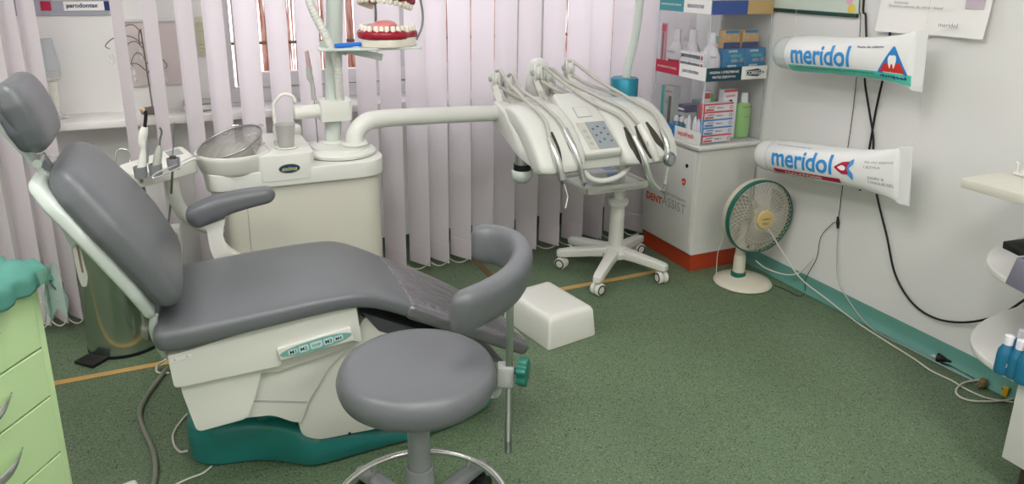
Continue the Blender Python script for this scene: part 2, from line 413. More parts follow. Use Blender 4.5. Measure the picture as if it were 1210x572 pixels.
# window: frame with three sashes
wn = bpy.data.objects.new('window_1', None); COL.objects.link(wn); wn.location = (1.3, YF+.05, WZ0); ORG['window_1'] = V3(wn.location); wn['kind'] = 'structure'
fr = MB(); y0, y1 = YF+.01, YF+.07
box(WX0, WX1, y0, y1, WZ0, WZ0+.065, .005, mb=fr); box(WX0, WX1, y0, y1, WZ1-.06, WZ1, .005, mb=fr)
box(WX0, WX0+.06, y0+.002, y1-.002, WZ0, WZ1, .005, mb=fr); box(WX1-.06, WX1, y0+.002, y1-.002, WZ0, WZ1, .005, mb=fr)
xs = [WX0+.06+(WX1-WX0-.12)*k/3 for k in range(4)]
for x in xs[1:3]: box(x-.03, x+.03, y0+.002, y1-.002, WZ0, WZ1, .005, mb=fr)
obj('window_frame', fr, M['frame_white'], wn)
for k in range(3):
    sb = MB(); a, b = xs[k]+.012+(.03 if k else 0), xs[k+1]-.012-(.03 if k < 2 else 0)
    zz0, zz1 = WZ0+.07, WZ1-.07
    box(a, b, y0-.015, y0+.03, zz0, zz0+.065, .008, mb=sb); box(a, b, y0-.015, y0+.03, zz1-.065, zz1, .008, mb=sb)
    box(a, a+.062, y0-.013, y0+.028, zz0, zz1, .008, mb=sb); box(b-.062, b, y0-.013, y0+.028, zz0, zz1, .008, mb=sb)
    s = obj('sash', sb, M['frame_white'], wn)
    g = obj('pane', box(a+.055, b-.055, y0+.005, y0+.009, zz0+.055, zz1-.055), M['pane'], s, smooth=0)
# sill board the whole width of the wall
struct('trim_1', box(-1.2, XR, 3.25, YF+.012, .765, .797, .006), M['sill'])
# ceiling lights out of view behind and over the camera; the last added to brighten the left floor
for x, y, lab in ((-.5, -.2, 'white ceiling lamp panel above the photographer, left of the two'), (1.2, -.1, 'white ceiling lamp panel above the worktop side of the room'), (.4, 1.1, 'white ceiling lamp panel above the grey stool'), (1.0, -1.3, 'white ceiling lamp panel nearest the rear wall'), (-.8, 1.75, 'unseen white ceiling panel added to brighten the floor by the green drawer cabinet')):
    L = thing('ceiling_light', (x, y, ZC), lab, 'lamp', 'ceiling lamp panels')
    hb = MB(); box(x-.32, x+.32, y-.32, y+.32, ZC-.04, ZC-.001, .004, mb=hb)
    obj('housing', hb, M['cabwhite'], L)
    obj('diffuser', box(x-.29, x+.29, y-.29, y+.29, ZC-.046, ZC-.04), M['lamp'], L, smooth=0)
# daylight
w = bpy.data.worlds.new('sky'); SC.world = w; w.use_nodes = True; nt = w.node_tree; bg = nt.nodes['Background']
bg.inputs[0].default_value = (.90, .93, 1.0, 1); bg.inputs[1].default_value = 3.0
# reed screen standing outside the window
rs = thing('reed_screen', (1.3, 3.82, .85), 'reddish brown reed screen seen outside through the gaps between slats', 'screen')
rb = MB(); x = -.2
while x < 3.4:
    dx = random.uniform(-.03, .03); r = random.uniform(.0025, .0055)
    tube([(x, 3.82+random.uniform(-.02, .02), .45), (x+dx*.5, 3.82, 1.2), (x+dx, 3.82, 1.50+random.uniform(-.02, .03))], r, 6, rb)
    x += random.uniform(.0035, .0095)
o = obj('reeds', rb, M['reed'], rs); o['kind'] = 'stuff'
bb = MB()
for z in (1.03, 1.28, 1.44): tube([(-.25, 3.80, z), (3.45, 3.80, z)], .008, 8, bb)
obj('binding_rail', bb, M['brown'], rs)
struct('trim_2', box(-1.5, 4.5, YF+.14, 5.5, .3, .34), mat('outside_ledge', (150, 148, 145), .8), smooth=0)
# ---------------------------------------------------------------- vertical blind
vb = thing('vertical_blind', (1, 3.12, ZC-.05), 'white vertical blind of long fabric slats hanging before the window', 'blind')
obj('headrail', box(-1.6, 2.47, 3.09, 3.15, ZC-.075, ZC-.03, .004), M['frame_white'], vb)
SL = [(-1.58, 60), (-1.46, 60), (-1.34, 60), (-1.22, 58), (-1.10, 57), (-.98, 55), (-.87, 55), (-.76, 55), (-.663, 55), (-.591, 50), (-.53, 60), (-.475, 56), (-.189, 68), (-.081, 65), (.036, 60), (.137, 57), (.256, 51), (.372, 56), (.492, 54), (.608, 57), (.729, 62), (.837, 57), (.95, 60), (1.044, 61), (1.151, 58), (1.267, 58), (1.388, 60), (1.51, 59), (1.636, 62), (1.764, 62), (1.893, 63), (2.021, 65), (2.148, 66), (2.27, 62), (2.385, 60)]
W2 = .0635; tips = []
for i, (x, a) in enumerate(SL):
    a = math.radians(a); d = V3((math.cos(a), -math.sin(a), 0)); nn = V3((d.y, -d.x, 0))
    sb = MB(); vs = []; fs = []; nu, nv = 6, 10; zt, zb = ZC-.085, .04
    ph = random.uniform(0, 6); sw = random.uniform(-.006, .006)
    for j in range(nv+1):
        z = zt+(zb-zt)*j/nv; f = j/nv
        for k in range(nu+1):
            u = k/nu*2-1
            bow = .004*(1-u*u)+.002*math.sin(ph+f*5)*f*u
            p = V3((x, 3.12, z))+d*(u*W2)+nn*(bow)+V3((sw*f, 0, 0)); vs.append(p)
    for j in range(nv):
        for k in range(nu): a0 = j*(nu+1)+k; fs.append((a0, a0+1, a0+nu+2, a0+nu+1))
    sb.add(vs, fs)
    s = obj('slat', sb, M['slat'], vb, smooth=180)
    # weight pocket: the hem folded over a flat weight
    hb = MB(); vs = []; fs = []
    for sg in (-1, 1):
        for z in (.042, .135):
            for k in range(nu+1):
                u = k/nu*2-1; vs.append(V3((x, 3.12, z))+d*(u*(W2-.002))+nn*(.004*(1-u*u)+sg*.0022)+V3((sw, 0, 0)))
    n1 = nu+1
    for k in range(nu):
        fs.append((k, k+1, n1+k+1, n1+k)); fs.append((2*n1+k, 2*n1+k+1, 3*n1+k+1, 3*n1+k))
        fs.append((n1+k, n1+k+1, 3*n1+k+1, 3*n1+k)); fs.append((k, k+1, 2*n1+k+1, 2*n1+k))
    hb.add(vs, fs); obj('slat_hem', hb, M['slat'], s, smooth=0)
    tips.append(V3((x+sw, 3.12, .066))+d*(W2+.003))
ch = MB()
for i in range(len(tips)-1):
    a, b = tips[i], tips[i+1]
    N = 15
    for k in range(N+1):
        t = k/N; p = a.lerp(b, t)-V3((0, 0, .028*4*t*(1-t)))
        lathe([(0, -.0034), (.003, -.0015), (.003, .0015), (0, .0034)], p, 6, ch)
    tube([a.lerp(b, k/8)-V3((0, 0, .028*4*(k/8)*(1-k/8))) for k in range(9)], .0009, 4, ch)
obj('bead_chain', ch, M['cable_white'], vb)
# ---------------------------------------------------------------- things on the sill (behind the slats)
bn = thing('banner', (-.3, 3.445, 1.19), 'grey advertising banner reading parodontax on the wall above the sill', 'banner')
bx0, bx1 = -.58, -.19
obj('sheet', box(bx0, bx1, 3.441, 3.446, 1.195, 1.75, .001), mat('grey_sheet', (168, 170, 182), .5), bn)
c1 = Yp(104, 7, 3.438)
obj('logo_card', plate(.17, .036, .001, c1, (1, 0, 0), (0, 0, 1), .0), M['paper'], bn, smooth=0)
text_on('lettering', 'parodontax', M['navy'], bn, c1+V3((-.02, -.001, 0)), (1, 0, 0), (0, 0, 1), w=.11, bold=.02, lift=.002)
obj('logo_mark', plate(.03, .036, .001, c1+V3((.072, -.0012, 0)), (1, 0, 0), (0, 0, 1)), M['navy'], bn, smooth=0)
c2 = Yp(54, 7, 3.438)
obj('logo_mark', plate(.035, .036, .001, c2, (1, 0, 0), (0, 0, 1)), M['crimson'], bn, smooth=0)
c3 = Yp(85, -3, 3.438)
obj('logo_card', plate(.14, .022, .001, c3, (1, 0, 0), (0, 0, 1)), M['paper'], bn, smooth=0)
# candle lamp
c = Zp(75, 138, .797); c.y = 3.35; c = V3((-.462, 3.36, .797))
tl = thing('table_lamp', c, 'small sill lamp with grey tapered shade on a glass beaded stem', 'lamp')
obj('glass_foot', lathe([(.0, 0), (.036, .0), (.038, .006), (.02, .014), (.014, .03), (.013, .03), (0, .028)], c, 28), M['glassware'], tl)
obj('beaded_stem', lathe([(.013, .028), (.016, .05), (.015, .12), (.017, .14), (.017, .15), (.0, .152)], c, 20), mat('bead_glass', (232, 228, 216), .3, metal=.3, bump=1.0, bscale=140, var=.3, vscale=160), tl)
obj('glass_cup', lathe([(.014, .15), (.032, .155), (.036, .175), (.034, .2), (.03, .2), (.03, .16), (0, .156)], c, 24), M['glassware'], tl)
obj('lamp_shade', lathe([(.038, .195), (.022, .315), (.021, .315), (.037, .195)], c, 28), M['lamp_grey'], tl)
# jewellery tree
c = V3((-.118, 3.36, .797))
jt = thing('jewellery_tree', c, 'bronze jewellery tree with curled branches and glass drops on the sill', 'stand')
obj('foot', lathe([(0, 0), (.045, 0), (.047, .008), (.035, .022), (.006, .028), (0, .028)], c, 26), M['bronze'], jt)
obj('stem', tube([c+V3((0, 0, .02)), c+V3((-.004, 0, .2)), c+V3((-.008, 0, .345))], .0028, 8), M['bronze'], jt)
for k in range(8):
    a = k*2.2+2.4; z = .33-.022*(k % 4)-(.11 if k > 3 else 0); R = .050+.014*(k % 3)
    dx, dy = math.cos(a), .5*math.sin(a)
    if k % 2 == 0: dx = -abs(dx)-.3
    p0 = c+V3((-.006, 0, z)); pts = [p0, p0+V3((dx*R*.5, dy*R*.5, .03)), p0+V3((dx*R*1.1, dy*R, .025)), p0+V3((dx*R*1.5, dy*R*1.2, -.005)), p0+V3((dx*R*1.35, dy*R*1.2, -.02))]
    obj('branch', tube(pts, .0022, 6, smooth=5), M['bronze'], jt)
    e = pts[-1]; dr = MB()
    for q in range(2): lathe([(0, 0), (.005, -.007), (.007, -.016), (0, -.026)], e+V3((0, 0, -.012-.03*q)), 8, dr)
    obj('glass_drop', dr, M['glassware'], jt)
# pinkish picture panel, cream louvre
pp = thing('wall_picture', (-.1, 3.445, 1.0), 'plain pinkish grey panel on the wall behind the jewellery tree', 'panel')
obj('board', box(-.2, .005, 3.436, 3.448, .90, 1.168, .002), M['pinkgrey'], pp)
obj('top_lip', box(-.203, .008, 3.428, 3.448, 1.165, 1.176, .002), M['frame_white'], pp)
lv = thing('wall_vent', (.09, 3.445, 1.05), 'cream louvred vent on the white wall glimpsed between two slats', 'vent')
p0, p1 = Yp(230, 20, 3.44), Yp(245, 66, 3.44)
obj('vent_frame', box(p0.x, p1.x+.02, 3.437, 3.448, p1.z, p0.z, .002), M['cream'], lv)
vbm = MB()
for k in range(9):
    z = p1.z+.02+k*(p0.z-p1.z-.03)/9; box(p0.x+.002, p1.x+.018, 3.43, 3.439, z, z+.008, .001, mb=vbm)
obj('louvres', vbm, M['cream'], lv)
# white box on the sill
wbx = thing('white_case', (.07, 3.36, .797), 'small white plastic case lying on the sill beyond the instrument holder', 'box')
obj('case_body', box(.0, .12, 3.32, 3.41, .798, .826, .01, 3), M['white'], wbx)
obj('case_lid', box(.0, .12, 3.32, 3.41, .828, .838, .004, 2), M['lgrey'], wbx)
# floor tape
for (n, a, b, m_, lab) in (('floor_strip', -1.4, .35, 'tan', 'tan strip taped across the floor behind the chair, left of it'), ('floor_strip', 1.12, 2.03, 'tan', 'tan strip taped on the floor under the wheeled cart')):
    o = obj(n, box(a, b, 2.66, 2.69, .0002, .003, .001), M[m_], loc=((a+b)/2, 2.67, 0)); tag(o, lab, 'tape', None)
p0, p1 = Zp(563, 309, 0), Zp(582, 328, 0)
d = (p1-p0).normalized()
o = obj('floor_strip', plate((p1-p0).length+.1, .03, .003, (p0+p1)/2+V3((0, 0, .0002)), d, (-d.y, d.x, 0)), M['brown'], loc=tuple((p0+p1)/2)); tag(o, 'dark brown strip on the floor below the blind, behind the curved stool backrest', 'tape')
# ================================================================== DENTAL CHAIR (axis along X)
CH = thing('dental_chair', (.30, 1.98, 0), 'grey upholstered dental treatment chair with white body on a teal base', 'dental chair')
def yx(px, py, Y): p = Yp(px, py, Y); return (p.x, p.z)
# teal base: wavy outline on the floor, rounded upper edge
ol = [tuple(Zp(*p, .0).xy) for p in ((224, 546), (247, 554), (300, 546), (335, 548), (366, 555), (392, 549), (450, 532), (520, 513), (573, 488))]
bk = [(.86, 1.99), (.84, 2.12), (.70, 2.2), (.3, 2.22), (.05, 2.24), (-.08, 2.22)]
outl = rpoly(ol+bk, [.035]+[.06]*7+[.04]+[.05]*6, 4)
def taper(z, s):
    return [V3((.36+(x-.36)*(1-s*.25), 2.06+(y-2.06)*(1-s), z)) for x, y in outl]
def hz(x): return .13 if x < .15 else max(.05, .13-(x-.15)*.22)
mb = MB(); rings = []
for (s, f) in ((0.03, 0), (0, .12), (0, .6), (.03, .85), (.10, .97), (.2, 1.0)):
    rings.append([V3((p.x, p.y, .006+f*(hz(p.x)-.006))) for p in taper(0, s)])
n = len(outl); vs = [p for r in rings for p in r]; fs = []
for i in range(len(rings)-1):
    for k in range(n): k2 = (k+1) % n; fs.append((i*n+k, i*n+k2, (i+1)*n+k2, (i+1)*n+k))
fs.append(tuple(range(n-1, -1, -1))); fs.append(tuple((len(rings)-1)*n+k for k in range(n)))
mb.add(vs, fs); obj('base', mb, M['teal'], CH, smooth=50)
# small feet below the base
for p in ((.21, 1.925), (.42, 1.97), (.74, 2.0), (.1, 2.18)): obj('levelling_foot', lathe([(.0, 0), (.016, 0), (.016, .012), (0, .012)], (*p, 0), 16), M['white'], CH)
# inner teal pedestal
obj('pedestal', prism([(.10, .1), (.06, .26), (.36, .30), (.42, .1)], 1.97, 2.15, 'y', .02, 3), M['teal'], CH)
# white foot cover rising to the right
tw = [yx(*p, 1.86) for p in ((358, 517), (352, 500), (395, 424), (420, 398), (432, 372), (470, 400), (520, 440), (545, 478), (520, 492), (440, 509), (378, 521))]
obj('foot_cover', prism(rpoly(tw, [.02, .03, .05, .05, .03, .05, .05, .03, .02, .02, .02], 4), 1.865, 2.12, 'y', .014, 3), M['white'], CH)
obj('screw', lathe([(0, 0), (.004, 0), (.004, .002), (0, .002)], Yp(413, 512, 1.8645), 10, axis=(0, -1, 0)), M['black'], CH)
# upper body box
ub = [yx(*p, 1.80) for p in ((198, 422), (206, 459), (331, 433), (334, 424), (417, 402), (428, 405), (421, 362), (330, 380))]
obj('body_box', prism(rpoly(ub, [.004, .012, .006, .008, .008, .012, .01, .01], 4), 1.80, 2.16, 'y', .008, 3), M['white'], CH)
up = [yx(*p, 1.83) for p in ((327, 440), (428, 405), (421, 365), (240, 400), (230, 450))]
obj('body_core', prism(up, 1.825, 2.14, 'y', .008, 2), M['white'], CH)
lb = [yx(*p, 1.825) for p in ((212, 452), (216, 466), (233, 510), (292, 494), (301, 470), (310, 434))]
obj('body_lower', prism(rpoly(lb, [.004, .01, .016, .016, .01, .004], 4), 1.822, 2.13, 'y', .01, 3), M['white'], CH)
arm = [yx(*p, 1.85) for p in ((302, 440), (294, 474), (286, 494), (322, 490), (345, 498), (356, 499), (364, 475), (390, 432), (412, 410), (330, 420))]
obj('lift_arm', prism(rpoly(arm, [.004, .004, .01, .02, .01, .01, .02, .02, .004, .004], 4), 1.848, 2.10, 'y', .006, 3), M['white'], CH)
sm = [yx(*p, 1.846) for p in ((299, 473), (300, 475.3), (362, 476.3), (364, 474.5))]
obj('seam_line', prism(sm, 1.8462, 1.8485, 'y'), M['lgrey'], CH, smooth=0)
# control strip with five keys
A, B, C_, D = [Yp(*p, 1.795) for p in ((327, 412), (414, 386), (418, 401), (331, 425))]
cp = obj('control_panel', prism(rpoly([(q.x, q.z) for q in (A, B, C_, D)], .006, 3), 1.789, 1.803, 'y', .004, 3), M['white'], CH)
ctr = (A+B+C_+D)/4; ctr.y = 1.7885; ux = (B-A); ux.y = 0; L = ux.length; ux.normalize(); uz = V3((-ux.z, 0, ux.x))
def lens(w, h, th, m_, name, par, off=0, tilt=0, n=28, e=1):
    pts = []
    for k in range(n):
        a = 2*PI*k/n; pts.append((math.cos(a)*w/2, math.sin(a)*h/2*(1 if e == 1 else 1)))
    q = prism(pts, 0, th, 'z'); return obj(name, xf(q, frame(ctr+ux*off, ux, uz)), m_, par, smooth=0)
lens(L*.96, .030, .001, M['teal_label'], 'key_strip', cp)
lens(L*.985, .034, .0005, M['lgrey'], 'strip_border', cp)
for t, wv, off in (('M1', .024, -.315), ('M2', .026, -.17), ('STOP', .032, .0), ('M3', .026, .165), ('M4', .024, .305)):
    q = prism(rpoly([(-wv/2, -.0095), (wv/2, -.0095), (wv/2, .0095), (-wv/2, .0095)], .005, 4), 0, .0018, 'z')
    if t in ('M1', 'M4'): q.v = [V3((v.x, v.y*.75, v.z)) for v in q.v]
    k = obj('key', xf(q, frame(ctr+ux*(off*L), ux, uz)), M['button'], cp, smooth=0)
    text_on('lettering', t, M['ink'], k if False else cp, ctr+ux*(off*L)+V3((0, -.002, 0)), ux, uz, w=wv*.66, bold=.012, lift=.0002)
# tiny mark label at the seat edge
lc = Yp(214, 423, 1.7985)
obj('warning_label', plate(.05, .010, .0006, lc, ux, uz), M['paper'], CH, smooth=0)
for dx in (-.015, .014): text_on('lettering', 'A', M['ink_grey'], CH, lc+ux*dx+V3((0, -.0008, 0)), ux, uz, h=.006)
# seat: hip to knee to foot
sw = (0, 1, 0)
path = [(-.126, 2.0, .518), (-.04, 2.0, .522), (.15, 2.0, .536), (.30, 2.0, .543), (.385, 2.0, .538), (.46, 2.0, .508), (.56, 2.0, .452), (.66, 1.99, .398)]
obj('seat', cushion(path, sw, [.215, .225, .225, .22, .218, .212, .205, .195], [.036, .035, .031, .029, .028, .026, .025, .024], 5, 40, .026, 8), M['vinyl'], CH, smooth=180)
path = [(.50, 1.995, .486), (.60, 1.99, .432), (.70, 1.98, .377), (.80, 1.965, .318), (.90, 1.95, .255)]
obj('leg_rest_cover', cushion(path, sw, [.209, .205, .19, .165, .13], [.0285, .0285, .0285, .028, .024], 5, 40, .025, 8), M['plastic_cover'], CH, smooth=180)
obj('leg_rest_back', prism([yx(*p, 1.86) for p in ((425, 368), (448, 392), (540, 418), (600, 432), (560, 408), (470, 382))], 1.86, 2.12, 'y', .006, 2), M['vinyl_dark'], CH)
# struts below the leg rest
for (a, b) in (((430, 372), (452, 398)), ((474, 383), (484, 392))):
    obj('strut', tube([Yp(*a, 1.88), Yp(*b, 1.9)], .005, 8), M['black'], CH)
# backrest cushion
bp = [(-.068, 2.0, .595), (-.098, 2.0, .66), (-.14, 2.0, .74), (-.19, 2.0, .82), (-.245, 2.01, .897), (-.286, 2.01, .948)]
obj('backrest', cushion(bp, sw, [.200, .215, .222, .218, .20, .15], [.036, .045, .050, .050, .046, .036], 3.8, 44, .038, 8), M['vinyl'], CH, smooth=180)
# pale shell behind
bp2 = [(-.122, 1.995, .565), (-.146, 1.995, .635), (-.188, 1.995, .715), (-.238, 1.995, .797), (-.292, 1.995, .875), (-.33, 1.995, .927)]
obj('back_shell', cushion(bp2, sw, [.17, .195, .2, .195, .18, .14], [.016, .021, .022, .022, .020, .016], 5, 44, .02, 8), M['shell'], CH, smooth=180)
obj('shell_bracket', tube([Yp(182, 372, 1.84), Yp(181, 390, 1.85), Yp(187, 406, 1.86), Yp(196, 420, 1.88)], .010, 10, smooth=5), M['shell'], CH)
# pull handle hanging behind the shell
hp = [Yp(66, 256, 1.86), Yp(78, 252, 1.86), Yp(92, 284, 1.86), Yp(84, 290, 1.86)]
obj('handle_block', prism(rpoly([(q.x, q.z) for q in hp], .004, 3), 1.85, 1.885, 'y', .004, 2), M['shell'], CH)
hp = [Yp(84, 282, 1.87), Yp(92, 280, 1.87), Yp(104, 326, 1.87), Yp(103, 338, 1.87), Yp(97, 338, 1.87), Yp(93, 328, 1.87)]
pd = obj('release_lever', prism(rpoly([(q.x, q.z) for q in hp], .006, 4), 1.865, 1.877, 'y', .004, 2), M['white'], CH)
hp = [Yp(90, 290, 1.864), Yp(92.5, 290, 1.864), Yp(99, 322, 1.864), Yp(96.5, 322, 1.864)]
obj('slot', prism([(q.x, q.z) for q in hp], 1.863, 1.8655, 'y'), mat('brown_slot', (150, 120, 116), .6), pd, smooth=0)
# headrest with rear pad
hpth = [tuple(Yp(*p, 1.985)) for p in ((54, 170), (43, 142), (27, 115), (8, 93))]
obj('headrest', cushion(hpth, sw, [.115, .13, .135, .12], [.030, .034, .034, .030], 4.2, 44, .028, 8), M['vinyl'], CH, smooth=180)
hpth = [tuple(Yp(*p, 1.98)) for p in ((44, 169), (29, 146), (12, 121))]
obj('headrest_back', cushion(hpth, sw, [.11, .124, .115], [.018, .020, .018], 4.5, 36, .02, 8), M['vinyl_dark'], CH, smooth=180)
a, b = Yp(-8, 140, 1.95), Yp(56, 208, 1.95)
dv = (b-a).normalized(); hb = MB()
for yy in (1.94, 1.99):
    tube([V3((a.x, yy, a.z)), V3((b.x, yy, b.z))], .007, 10, hb)
obj('headrest_bar', hb, M['shell'], CH)
kc = Yp(46, 190, 1.95)
obj('headrest_knob', lathe([(0, -.03), (.010, -.03), (.011, 0), (.010, .03), (0, .03)], kc, 20, axis=(0, 1, 0)), M['shell'], CH)
obj('adjuster', prism(rpoly([(q.x, q.z) for q in (Yp(40, 190, 1.97), Yp(50, 183, 1.97), Yp(68, 208, 1.97), Yp(58, 212, 1.97))], .004, 3), 1.965, 2.005, 'y', .003, 2), M['grey_pl'], CH)
# armrest on the far side
ap = [Yp(222, 262, 2.26), Yp(245, 249, 2.26), Yp(280, 237, 2.26), Yp(325, 228, 2.26)]
obj('armrest', cushion([tuple(p) for p in ap], sw, [.034, .038, .038, .032], [.034, .034, .030, .023], 3.2, 32, .03, 8), M['vinyl'], CH, smooth=180)
sup = [yx(*p, 2.27) for p in ((243, 264), (266, 256), (262, 275), (268, 292), (290, 305), (290, 318), (262, 318), (248, 296))]
obj('armrest_support', prism(rpoly(sup, [.004, .004, .03, .03, .02, .004, .004, .03], 4), 2.25, 2.29, 'y', .006, 3), M['white'], CH)

# ================================================================== STOOL
SX, SY = .422, 1.43
ST = thing('stool', (SX, SY, 0), 'grey round dentist stool with foot ring and curved backrest arm, in the foreground', 'stool')
zt = .538; r = .178
obj('seat', lathe([(0, zt-.067), (r*.93, zt-.067), (r*.98, zt-.062), (r+.001, zt-.049), (r+.003, zt-.034), (r-.001, zt-.019), (r*.965, zt-.008), (r*.92, zt-.002), (r*.84, zt+.001), (r*.5, zt+.004), (0, zt+.005)], (SX, SY, 0), 64), M['vinyl'], ST, smooth=180)
obj('seat_plate', lathe([(0, zt-.075), (.12, zt-.075), (.12, zt-.067), (0, zt-.067)], (SX, SY, 0), 40), M['black'], ST)
obj('piston', lathe([(0, .2), (.0265, .2), (.0265, zt-.07), (0, zt-.07)], (SX, SY, 0), 32), M['grey_pl'], ST)
obj('column', lathe([(0, .06), (.034, .06), (.0345, .2), (.0325, .262), (.0285, .264), (.0285, .262), (.0, .262)], (SX, SY, 0), 32), M['grey_pl'], ST)
ring = [V3((SX+.213*math.cos(a), SY+.213*math.sin(a), .145)) for a in [2*PI*k/48 for k in range(48)]]
fr_ = obj('foot_ring', tube(ring, .0085, 12, closed=True), M['chrome'], ST)
cas = MB()
for k in range(5):
    a = math.radians(36+72*k); d = V3((math.cos(a), math.sin(a), 0)); s = V3((-d.y, d.x, 0)); c = V3((SX, SY, 0))
    st = []
    for (q, z, w, h) in ((.02, .105, .024, .026), (.10, .112, .022, .02), (.20, .103, .021, .017), (.265, .088, .019, .016), (.284, .086, .014, .012), (.290, .085, .005, .005)): st.append((c+d*q+V3((0, 0, z)), s, V3((0, 0, 1)), w, h, 3))
    leg = obj('base_arm', loft(st, 20), M['grey_pl'], ST, smooth=60)
    cc = c+d*.265
    cb = MB()
    for sg in (-1, 1): lathe([(0, -.011), (.024, -.011), (.029, -.007), (.029, .007), (.024, .011), (0, .011)], cc+s*.016*sg+V3((0, 0, .029)), 22, cb, axis=s)
    tube([cc+V3((0, 0, .03)), cc+V3((0, 0, .082))], .008, 10, cb); lathe([(0, .04), (.022, .03), (.024, .045), (.018, .06), (0, .062)], cc, 16, cb)
    obj('caster', cb, M['black'], ST, smooth=40)
    obj('ring_stay', tube([c+d*.21+V3((0, 0, .105)), c+d*.213+V3((0, 0, .140))], .007, 8), M['chrome'], ST)
# backrest bar, bracket, knob, curved pad
bx_, by_ = .652, 1.43
bd = V3((.91, -.41, 0)); bs = V3((.41, .91, 0))
bar = MB(); Mx = frame(V3((bx_, by_, 0)), bd, bs)
box(-.009, .009, -.010, .010, .235, .70, .002, mb=bar, M=Mx)
obj('backrest_bar', bar, M['bar_steel'], ST)
sl = MB(); box(-.003, .003, -.0106, -.0099, .27, .42, 0, mb=sl, M=Mx); obj('bar_slot', sl, M['lgrey'], ST, smooth=0)
br = MB(); bc = V3((bx_, by_, 0))
tube([V3((SX, SY, zt-.07))+bd*.09, bc-bd*.05+V3((0, 0, .395)), bc-bd*.028+V3((0, 0, .40)), bc-bd*.02+V3((0, 0, .43)), bc-bd*.018+V3((0, 0, .46))], .008, 10, br, smooth=6)
box(-.028, .012, -.018, .020, .425, .478, .004, mb=br, M=Mx)
obj('bracket', br, M['lgrey'], ST)
kd_ = V3((.80, -.60, 0)).normalized(); kn = MB(); kc = bc+bd*.008+V3((0, 0, .463)); lathe([(0, 0), (.008, 0), (.008, .016), (0, .016)], kc, 14, kn, axis=kd_)
pts = []
for k in range(42):
    a = 2*PI*k/42; rr = .033+.0035*math.cos(7*a); pts.append((rr*math.cos(a), rr*math.sin(a)))
prism(pts, .014, .038, 'z', .003, 2, kn, 0, frame(kc, V3((0, 0, 1)).cross(kd_), V3((0, 0, 1))))
obj('clamp_knob', kn, M['knob_green'], ST)
pp_ = [Zp(*p, zz) for p, zz in (((570, 282), .690), ((588, 280), .688), ((606, 300), .686), ((610, 325), .684), ((592, 350), .682), ((563, 366), .68), ((545, 372), .68))]
pp_ = [(.660, 1.70, .69), (.715, 1.68, .69), (.742, 1.61, .69), (.722, 1.525, .688), (.665, 1.445, .686), (.585, 1.386, .684), (.478, 1.342, .682)]
P = spline(pp_, 8)
st = []; N = len(P); cum = [0]
for i in range(1, N): cum.append(cum[-1]+(P[i]-P[i-1]).length)
tot = cum[-1]; er = .035
def at(s):
    j = 0
    while j < N-2 and cum[j+1] < s: j += 1
    return P[j].lerp(P[j+1], (s-cum[j])/max(1e-9, cum[j+1]-cum[j])), (P[min(j+2, N-1)]-P[max(j-1, 0)]).normalized()
S = [er*(1-math.cos(k/6*PI/2)) for k in range(7)]; S = S+[s for s in cum if er < s < tot-er]+[tot-s for s in S[::-1]]
for s in S:
    p, t = at(s); nn = V3((-t.y, t.x, 0)); d = min(s, tot-s); f = math.sqrt(max(0, 1-(1-min(1, d/er))**2))
    upz = (V3((0, 0, 1))+nn*.12).normalized()
    st.append((p, upz, nn, max(.016, .051-er*.8*(1-f)), max(.0015, .029*f), 3.0))
obj('backrest_pad', loft(st, 28), M['vinyl'], ST, smooth=180)
# low white step box
b4 = [Zp(*p, 0) for p in ((648, 415), (704, 396))]
lv_ = Zp(637, 333, .125)-Zp(700, 362, .125); b4 += [b4[1]+lv_, b4[0]+lv_]
SB = V3(((b4[0]+b4[1]+b4[3])/3))
q = b4[0]; ex = (b4[1]-b4[0]); ey = (b4[3]-b4[0]); 
ang = math.atan2(ex.y, ex.x); w_, d_ = ex.length, ey.length
print('step', q, w_, d_, math.degrees(ang), math.degrees(math.atan2(ey.y, ey.x)))
fx = ex.normalized(); fy = V3((-fx.y, fx.x, 0)); d_ = ey.length+.01
st = []
for z, s, in ((0.002, 0), (.01, -.001), (.075, .005), (.108, .008), (.121, .014), (.127, .024), (.128, .04)):
    c = q+fx*(w_/2)+fy*(d_/2)+V3((0, 0, z)); st.append((c, fx, fy, w_/2-s, d_/2-s, 26))
so = obj('step_box', loft(st, 80), M['white'], smooth=50, loc=tuple(q+fx*w_/2+fy*d_/2))
tag(so, 'white plastic step box with rounded edges on the floor beside the chair foot', 'step box')
# ================================================================== SPITTOON / WATER UNIT
YU = 2.50
UN = thing('dental_unit', (.35, 2.68, 0), 'cream spittoon unit with white top, round bowl and tall post, behind the chair', 'dental unit')
def rr(x0, x1, y0, y1, r, n=8): return rpoly([(x0, y0), (x1, y0), (x1, y1), (x0, y1)], r, n)
xa, xb = .10, .640
obj('body', prism(rpoly([(xa, YU+.015), (xb, YU+.015), (xb, 2.88), (xa, 2.88)], [.05, .10, .05, .03], 10), .02, .675, 'z', 0), M['unit_body'], UN, smooth=30)
obj('body_seam', box(xa+.062, xa+.0635, YU+.0135, YU+.016, .03, .67), M['ink_grey'], UN, smooth=0)
obj('top_cover', prism(rpoly([(.045, YU), (.655, YU), (.655, 2.90), (.045, 2.90)], [.06, .12, .06, .04], 10), .672, .728, 'z', .012, 4), M['unit_white'], UN, smooth=50)
obj('raised_housing', prism(rpoly([(.205, YU-.002), (.395, YU-.002), (.395, 2.86), (.205, 2.86)], [.02, .03, .03, .03], 6), .69, .782, 'z', .014, 4), M['unit_white'], UN, smooth=50)
dc = Zp(400, 185, .745); dc = V3((.515, 2.66, .728))
obj('swivel_disc', lathe([(0, 0), (.112, 0), (.125, .004), (.128, .014), (.12, .022), (.106, .026), (.104, .034), (.0, .036)], dc, 48), M['unit_white'], UN, smooth=50)
ec = V3((.562, 2.63, .764))
